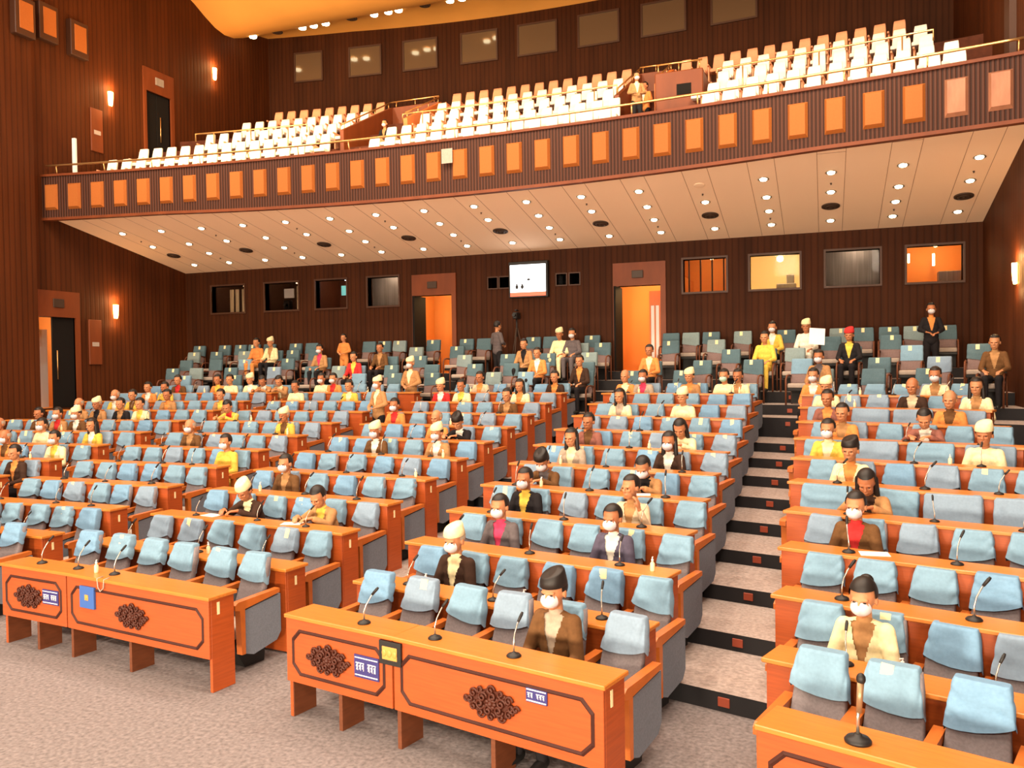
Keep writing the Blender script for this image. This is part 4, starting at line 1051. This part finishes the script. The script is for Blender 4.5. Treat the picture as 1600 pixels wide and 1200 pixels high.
ATIER = {4: [-19.26, -18.27, -17.65, -17.13, -16.55, -15.58, -14.99, -12.95, -12.43, -11.91, -10.79, -9.72, -9.17, -7.67, -7.15, -5.95, -3.8, -3.28, -2.76, -1.97, -0.92, 0.3, 0.85, 1.4, 1.93, 2.6],
 3: [-18.96, -18.11, -17.06, -16.45, -15.9, -15.3, -14.52, -11.09, -9.78, -6.62, -6.1, -5.5, -3.69, -2.55, -1.18, -0.42, 0.1, 1.36], 2: [-18.74, -17.67, -16.62, -15.11, -13.86, -11.63, -10.71, -9.31, -8.0, -7.43, -6.85, -5.7, -2.12, -1.3, -0.68, 0.49, 1.68, 2.9],
 1: [-18.72, -17.9, -16.69, -15.21, -13.94, -13.04, -12.4, -11.33, -10.06, -8.75, -7.69, -6.83, -5.6, -3.89, -2.7, -1.55, -0.52, 0.99, 2.06, 2.95], 0: [-17.84, -16.14, -12.07, -10.93, -9.78, -7.96, -7.05, -5.45, -4.23, -3.05, -.12, 0.82, 1.75]}
TN = ['lowest', 'second', 'middle', 'fourth', 'topmost']
ac = 0
TIERED = [(3, -16.45, 'orange', 'orange', 'hair', 'n'), (3, -15.94, 'cream', 'tan', 'topi_cream', 'n'), (2, -13.86, 'tan', 'pink', 'hair', 'm'), (1, -12.4, 'red', 'yellow', 'hair', 'n'), (2, -7.43, 'tan', 'black', 'hair', 'n'), (1, -6.83, 'orange', 'white', 'hair', 'n'), (3, -6.62, 'cream', 'cream', 'topi_cream', 'n'), (3, -6.26, 'grey', 'grey', 'hair', 'm'), (0, -5.48, 'darkbrown', 'orange', 'hair', 'n'), (1, -3.89, 'orange', 'cream', 'hair', 'n'), (3, -1.18, 'yellow', 'white', 'hair', 'm'), (2, -1.3, 'yellow', 'yellow', 'hair', 'n'), (3, -0.42, 'white', 'white', 'topi_cream', 'n'), (2, 0.49, 'black', 'yellow', 'topi_red', 'n'), (0, -0.12, 'tan', 'grey', 'hair', 'm'), (1, 3.0, 'brown', 'tan', 'hair', 'n'), (2, -11.85, 'brown', 'tan', 'hair', 'n')]

tocc = {}
for t in TIERED: tocc.setdefault(t[0], []).append(t)
for k in range(5):
    for i, x in enumerate(ATIER[k]):
        rnd = random.Random(k * 100 + i); y = tier_y(k, x) + .27
        sl = (tier_y(k, x + .1) - tier_y(k, x - .1)) / .2; th = math.atan(sl)
        v = rnd.choice([0, 1, 3, 0, 2, 4, 5] if k < 3 else [0, 1, 3, 0, 2]); 
        cn = {0: 'dull teal', 1: 'dull teal', 2: 'pale teal', 3: 'dull teal', 4: 'grey-blue', 5: 'pale blue'}[v]
        occ = [t for t in tocc.get(k, []) if abs(t[1] - x) < .3]
        tag = rnd.random() < .7 and not occ
        r_ = ob('armchair', None, None, (x, y, TZ[k]), (0, 0, th), '%s-covered armchair%s on the %s rear tier, %s from the left wall' % (cn, ' with yellow tag' if tag else '', TN[k], ORD[i]), 'armchair', 'armchairs on the rear tiers')
        ob('backrest', me_ab, r_); ob('seat', me_as, r_); ob('frame', me_af, r_); c = ob('seat_cover', acov[v], r_)
        for sx in (-1, 1): ob('armrest', me_aa, r_, (sx * .225, 0, 0))
        if tag: ob('paper_tag', me_atag, c, (rnd.uniform(-.05, .05), .152, .925), (R(-12), 0, 0))
        for t in occ:
            person((t[1], y - .02, TZ[k]), th, t[2:] + ('A',), '%s rear tier' % TN[k], 'people in the rear armchairs')
# two armchairs low by the right wall
for i, (x, y, z, w) in enumerate(((3.02, 12.3, rowz(8), 1.1), (2.98, 11.2, rowz(7), 1.2))):
    r_ = ob('armchair', None, None, (x, y, z), (0, 0, -.3), 'grey-blue covered armchair against the right wall, %s of the two' % ('rear' if i == 0 else 'front'), 'armchair', 'armchairs against the right wall', scale=(w, w, 1))
    ob('backrest', me_ab, r_); ob('seat', me_as, r_); ob('frame', me_af, r_); ob('seat_cover', acov[4], r_)
    for sx in (-1, 1): ob('armrest', me_aa, r_, (sx * .225, 0, 0))
ob('newspaper', mk('newspaper', lambda bm: bm_box(bm, -.17, .17, -.004, .004, -.2, .2, .002), M['paperw']), None, (-.18, tier_y(3, -.42) - .22, TZ[3] + .98), (R(-20), R(5), .1), 'open white sheet held by the person in white on the rear tiers', 'paper')
# standing people
person((-9.28, arc(rowB(9), -9.28) + .3, rowz(9)), R(-20), 'tan cream topi_cream m D', 'standing in the aisle left of centre', 'standing people', .97)
person((-13.35, tier_y(3, -13.35) + .2, TZ[3]), R(0), 'orange orange hair n D', 'standing on the rear tiers', 'standing people', .82)
person((2.22, tier_y(4, 2.22) - .35, TZ[3]), R(0), 'black orange hair m D', 'standing against the right rear wall', 'standing people', .97)
person((-8.5, tier_y(4, -8.5) - .2, TZ[3]), R(150), 'grey white hair n D', 'standing behind the tripod camera', 'standing people', .95)
xx = -4.35
person((-4.25, yf(xx) + 2.3, bz(2.3) - .04), R(20), 'tan cream hair m D', 'standing by the balcony booth', 'standing people', .8)
person((-4.4, yf(xx) + 4.1, bz(2.3) + .3), R(-30), 'orange white hair n D', 'standing at the right balcony stair opening', 'standing people', .8)
person((-11.9, yf(-11.9) + 3.6, bz(2.3) + .05), R(0), 'black tan hair m D', 'standing in the left balcony stair opening', 'standing people', .8)

# ------------------------------------------------------------------ balcony seats
me_bb = mk('seat_cover', lambda bm: slab(bm, .165, .135, .36, .92, .10, .24, .045), M['white'])
me_bb_shade = mk('backrest', lambda bm: slab(bm, .165, .135, .36, .92, .10, .24, .045), M['peach'])  # rear row: same seats, their shade put into the peach colour
me_bs = mk('seat', lambda bm: bm_box(bm, -.165, .165, -.22, .10, .33, .43, .03, 2), M['white'])
me_bs_shade = mk('seat', lambda bm: bm_box(bm, -.165, .165, -.22, .10, .33, .43, .03, 2), M['peach'])
me_ba = mk('armrest', lambda bm: (bm_box(bm, -.022, .022, -.2, .2, .52, .57, .01), bm_box(bm, -.018, .018, -.1, .15, .02, .54)), M['peach'])
LB = [-19.3, -19.1, -18.9, -17.6, -17.2, -16.8]; RB = [2.6, 2.6, 2.55, 2.3, 2.2, 2.05]
BR = ['front', 'second', 'third', 'fourth', 'fifth', 'rear']
for k, d in enumerate(BROW):
    if k == 5: secs = [('left', LB[k], -13.1), ('middle', -10.65, -5.1), ('right', -3.6, RB[k])]
    elif k > 2: secs = [('left', LB[k], -13.1), ('middle', -10.65, -5.1), ('right', -2.35, RB[k])]
    else: secs = [('left', LB[k], -13.0), ('middle', -11.2 - (0 if k == 0 else -.1), -4.4 - (k * .2)), ('right', -2.45, RB[k])]
    for nm, a, b in secs:
        n = int((b - a) / .445); 
        for i in range(n + 1):
            x = a + i * .445; sl = -2 * 1.15 * (x + 8.2) / 11.7 ** 2; rnd = random.Random(k * 1000 + i * 7 + len(nm))
            r_ = ob('balcony_chair', None, None, (x, yf(x) + d, bz(d) - .05), (0, 0, math.atan(sl)), '%s balcony seat, %s row of the %s section, %s seat from its left' % ('shade-toned peach' if k == 5 else 'white-covered', BR[k], nm, ORD[i]), 'seat', 'seats on the balcony')
            if k == 5: ob('backrest', me_bb_shade, r_); ob('seat', me_bs_shade, r_)
            else: ob('seat_cover', me_bb, r_); ob('seat', me_bs, r_)
            ob('armrest', me_ba, r_, (-.222, 0, 0))

# ------------------------------------------------------------------ microphones, bottles, papers
me_mb = mk('base', lambda bm: bm_lathe(bm, [(.055, 0), (.057, .008), (.045, .02), (.018, .028), (.012, .035)], n=20), M['black'])
def f_neck(bm): bm_tube(bm, [(0, 0, .03), (0, 0, .10), (.01, .02, .16), (.035, .045, .22), (.05, .06, .25)], .006, 8)
me_mn = mk('gooseneck', f_neck, M['chrome'])
def f_mh(bm): bm_tube(bm, [(.045, .055, .24), (.075, .08, .285), (.085, .09, .30)], [.011, .013, .009], 10)
me_mh = mk('microphone_head', f_mh, M['black'])
def deskpt(x, n, off): return Vector((x, arc(rowB(n), x) + off, rowz(n) + .93))
def mic(x, n, off, rz, lbl, sc=1.):
    r_ = ob('gooseneck_microphone', None, None, deskpt(x, n, off), (0, 0, rz), lbl, 'microphone', 'desk microphones', scale=(sc,) * 3)
    ob('base', me_mb, r_); ob('gooseneck', me_mn, r_); ob('microphone_head', me_mh, r_)
def f_bt(bm): bm_lathe(bm, [(.021, 0), (.023, .01), (.023, .075), (.012, .09), (.010, .10)], n=14)
me_bt = mk('bottle_body', f_bt, M['bottle']); me_cap = mk('cap', lambda bm: (bm_lathe(bm, [(.012, .098), (.012, .115), (.005, .118), (.005, .13)], n=10), bm_box(bm, -.022, .006, -.005, .005, .128, .136)), M['paperw'])
def bottle(x, n, off, lbl):
    r_ = ob('sanitiser_bottle', None, None, deskpt(x, n, off), (0, 0, x), lbl, 'bottle', 'small pump bottles on the desks')
    ob('bottle_body', me_bt, r_); ob('cap', me_cap, r_)
for i, x in enumerate((-3.68, -2.93, -2.19)): mic(x, 1, .13, R(-20 + 25 * i), 'gooseneck microphone, %s from left on the front desk of centre-right block' % ORD[i])
for i, x in enumerate((-8.35, -7.72, -7.12)): mic(x, 1, .17, R(10), 'gooseneck microphone, %s from left on the front desk of centre-left block' % ORD[i])
bottle(-7.38, 1, .14, 'cream pump bottle on the front desk of centre-left block')
# upright large microphone on the right front desk
r_ = ob('upright_microphone', None, None, deskpt(.16, 1, .10), (0, 0, 0), 'thick upright microphone with round black base on the right-hand front desk', 'microphone')
ob('base', mk('base', lambda bm: bm_lathe(bm, [(.072, 0), (.075, .012), (.062, .028), (.025, .036), (.02, .05)], n=28), M['black']), r_)
ob('stem', mk('stem', lambda bm: bm_tube(bm, [(0, 0, .04), (0, 0, .14), (.006, .004, .20)], .010, 10), M['chrome']), r_)
ob('handle', mk('handle', lambda bm: bm_tube(bm, [(.006, .004, .17), (.016, .01, .34)], [.016, .020], 12), mat('warm_metal_handle', (.35, .22, .12), .35, metal=.5)), r_)
ob('microphone_head', mk('microphone_head', lambda bm: bm_ell(bm, (.018, .011, .36), (.026, .026, .034), 16, 10), M['black']), r_)
MC = {'R': (.20, 1.05, 1.85), 'C': (-4.0, -2.9, -1.85), 'L': (-8.2, -7.1, -6.1), 'F': (-12.2, -11.1, -10.3), 'Z': (-16.3, -14.6)}
for b in 'RCLFZ':
    for n in ROWS[b]:
        if n == 1: continue
        for i, x in enumerate(MC[b]):
            rnd = random.Random(ord(b) + n * 13 + i)
            if n > 6 and rnd.random() < .35: continue
            mic(x + rnd.uniform(-.1, .1), n, rnd.uniform(.08, .2), rnd.uniform(-.9, .9), 'gooseneck microphone, %s from left on the %s row desk, %s' % (ORD[i], ORD[n - 1], SHORT[b]), rnd.uniform(.85, 1.1))
            if rnd.random() < .33: bottle(x + rnd.uniform(.25, .4), n, .14, 'cream pump bottle right of the %s microphone, %s row desk, %s' % (ORD[i], ORD[n - 1], SHORT[b]))
me_pp = mk('paper_sheet', lambda bm: bm_box(bm, -.13, .13, -.09, .09, 0, .004), M['paperw'])
for x, n, off, rz, lb in ((.42, 4, .17, .1, 'white sheets of paper in front of the person in the red shirt'), (-6.45, 3, .18, .3, 'white sheet in front of the person in tan jacket at centre-left desk'), (-7.9, 3, .18, -.2, 'white sheet beside the person in dark suit at the centre-left desk'), (-2.2, 5, .15, .2, 'white sheet on fifth row desk of the centre-right block')):
    ob('paper_sheet', me_pp, None, deskpt(x, n, off) + Vector((0, 0, .001)), (0, 0, rz), lb, 'paper')
# cord hanging over the front desk
ob('hanging_cord', mk('hanging_cord', lambda bm: bm_tube(bm, [(-7.16, arc(7.05, -7.16) + .05, .935), (-7.16, arc(7.05, -7.16) - .03, .93), (-7.15, arc(7.05, -7.16) - .03, .84), (-7.11, arc(7.05, -7.1) - .03, .80), (-7.06, arc(7.05, -7.06) - .03, .84), (-7.05, arc(7.05, -7.05) - .03, .93), (-7.05, arc(7.05, -7.05) + .05, .935)], .006, 6), M['cushion']), None, label='pale cord hanging in a loop over the front of the desk with the blue plaque', cat='cord')
# step markers in the stair aisle
me_mk = mk('step_marker', lambda bm: bm_box(bm, -.055, .055, -.012, 0, -.045, .04, .004), M['marker'])
for n in range(3, 12):
    x = -.86 + (n - 3) * .012
    ob('step_marker', me_mk, None, (x, arc(rowB(n), x) - .10, rowz(n) - .08), (0, 0, math.atan(slope(x))), 'small orange-red marker on the %s step of the stair aisle' % ORD[n - 3], 'sign', 'orange markers on the aisle steps')
for k in range(5):
    x = -.72; z0 = TZ[k] - .12
    ob('step_marker', me_mk, None, (x, tier_y(k, x), z0), (0, 0, 0), 'small orange-red marker on the %s rear tier riser' % TN[k], 'sign', 'orange markers on the aisle steps')
# ------------------------------------------------------------------ tripod camera at the back
tx, ty, tz = -8.1, tier_y(4, -8.1) + .30, TZ[4]
tr = ob('tripod_camera', None, None, (tx, ty, tz), label='video camera on a tripod standing below the lit screen', cat='camera')
for k in range(3):
    an = 2 * math.pi * k / 3 + .5; ob('leg', mk('leg', lambda bm: bm_tube(bm, [(.3 * math.cos(an), .25 * math.sin(an), 0), (.02 * math.cos(an), .02 * math.sin(an), 1.25)], .014, 8), M['vent']), tr)
ob('column', mk('column', lambda bm: bm_tube(bm, [(0, 0, 1.0), (0, 0, 1.5)], .022, 8), M['black']), tr)
ob('camera_body', mk('camera_body', lambda bm: (bm_box(bm, -.06, .06, -.16, .16, 1.5, 1.68, .015), bm_tube(bm, [(0, -.15, 1.6), (0, -.26, 1.6)], .045, 12), bm_box(bm, -.03, .03, -.08, .1, 1.72, 1.76, .01)), M['black']), tr)
# ------------------------------------------------------------------ small things on the balcony
y_ = yf(-7.9)
nt = ob('notice_card', mk('notice_card', lambda bm: bm_box(bm, -8.42, -8.14, y_ - .12, y_ - .11, 7.86, 8.20), M['cushion']), None, label='pale paper notice stuck on an orange panel of the balcony front', cat='notice')
ob('white_stand', mk('white_stand', lambda bm: bm_box(bm, XL + .45, XL + .56, 17.5, 17.58, 7.7, 9.55, .01), M['paperw']), None, label='narrow white upright stand at the left end of the balcony', cat='stand')
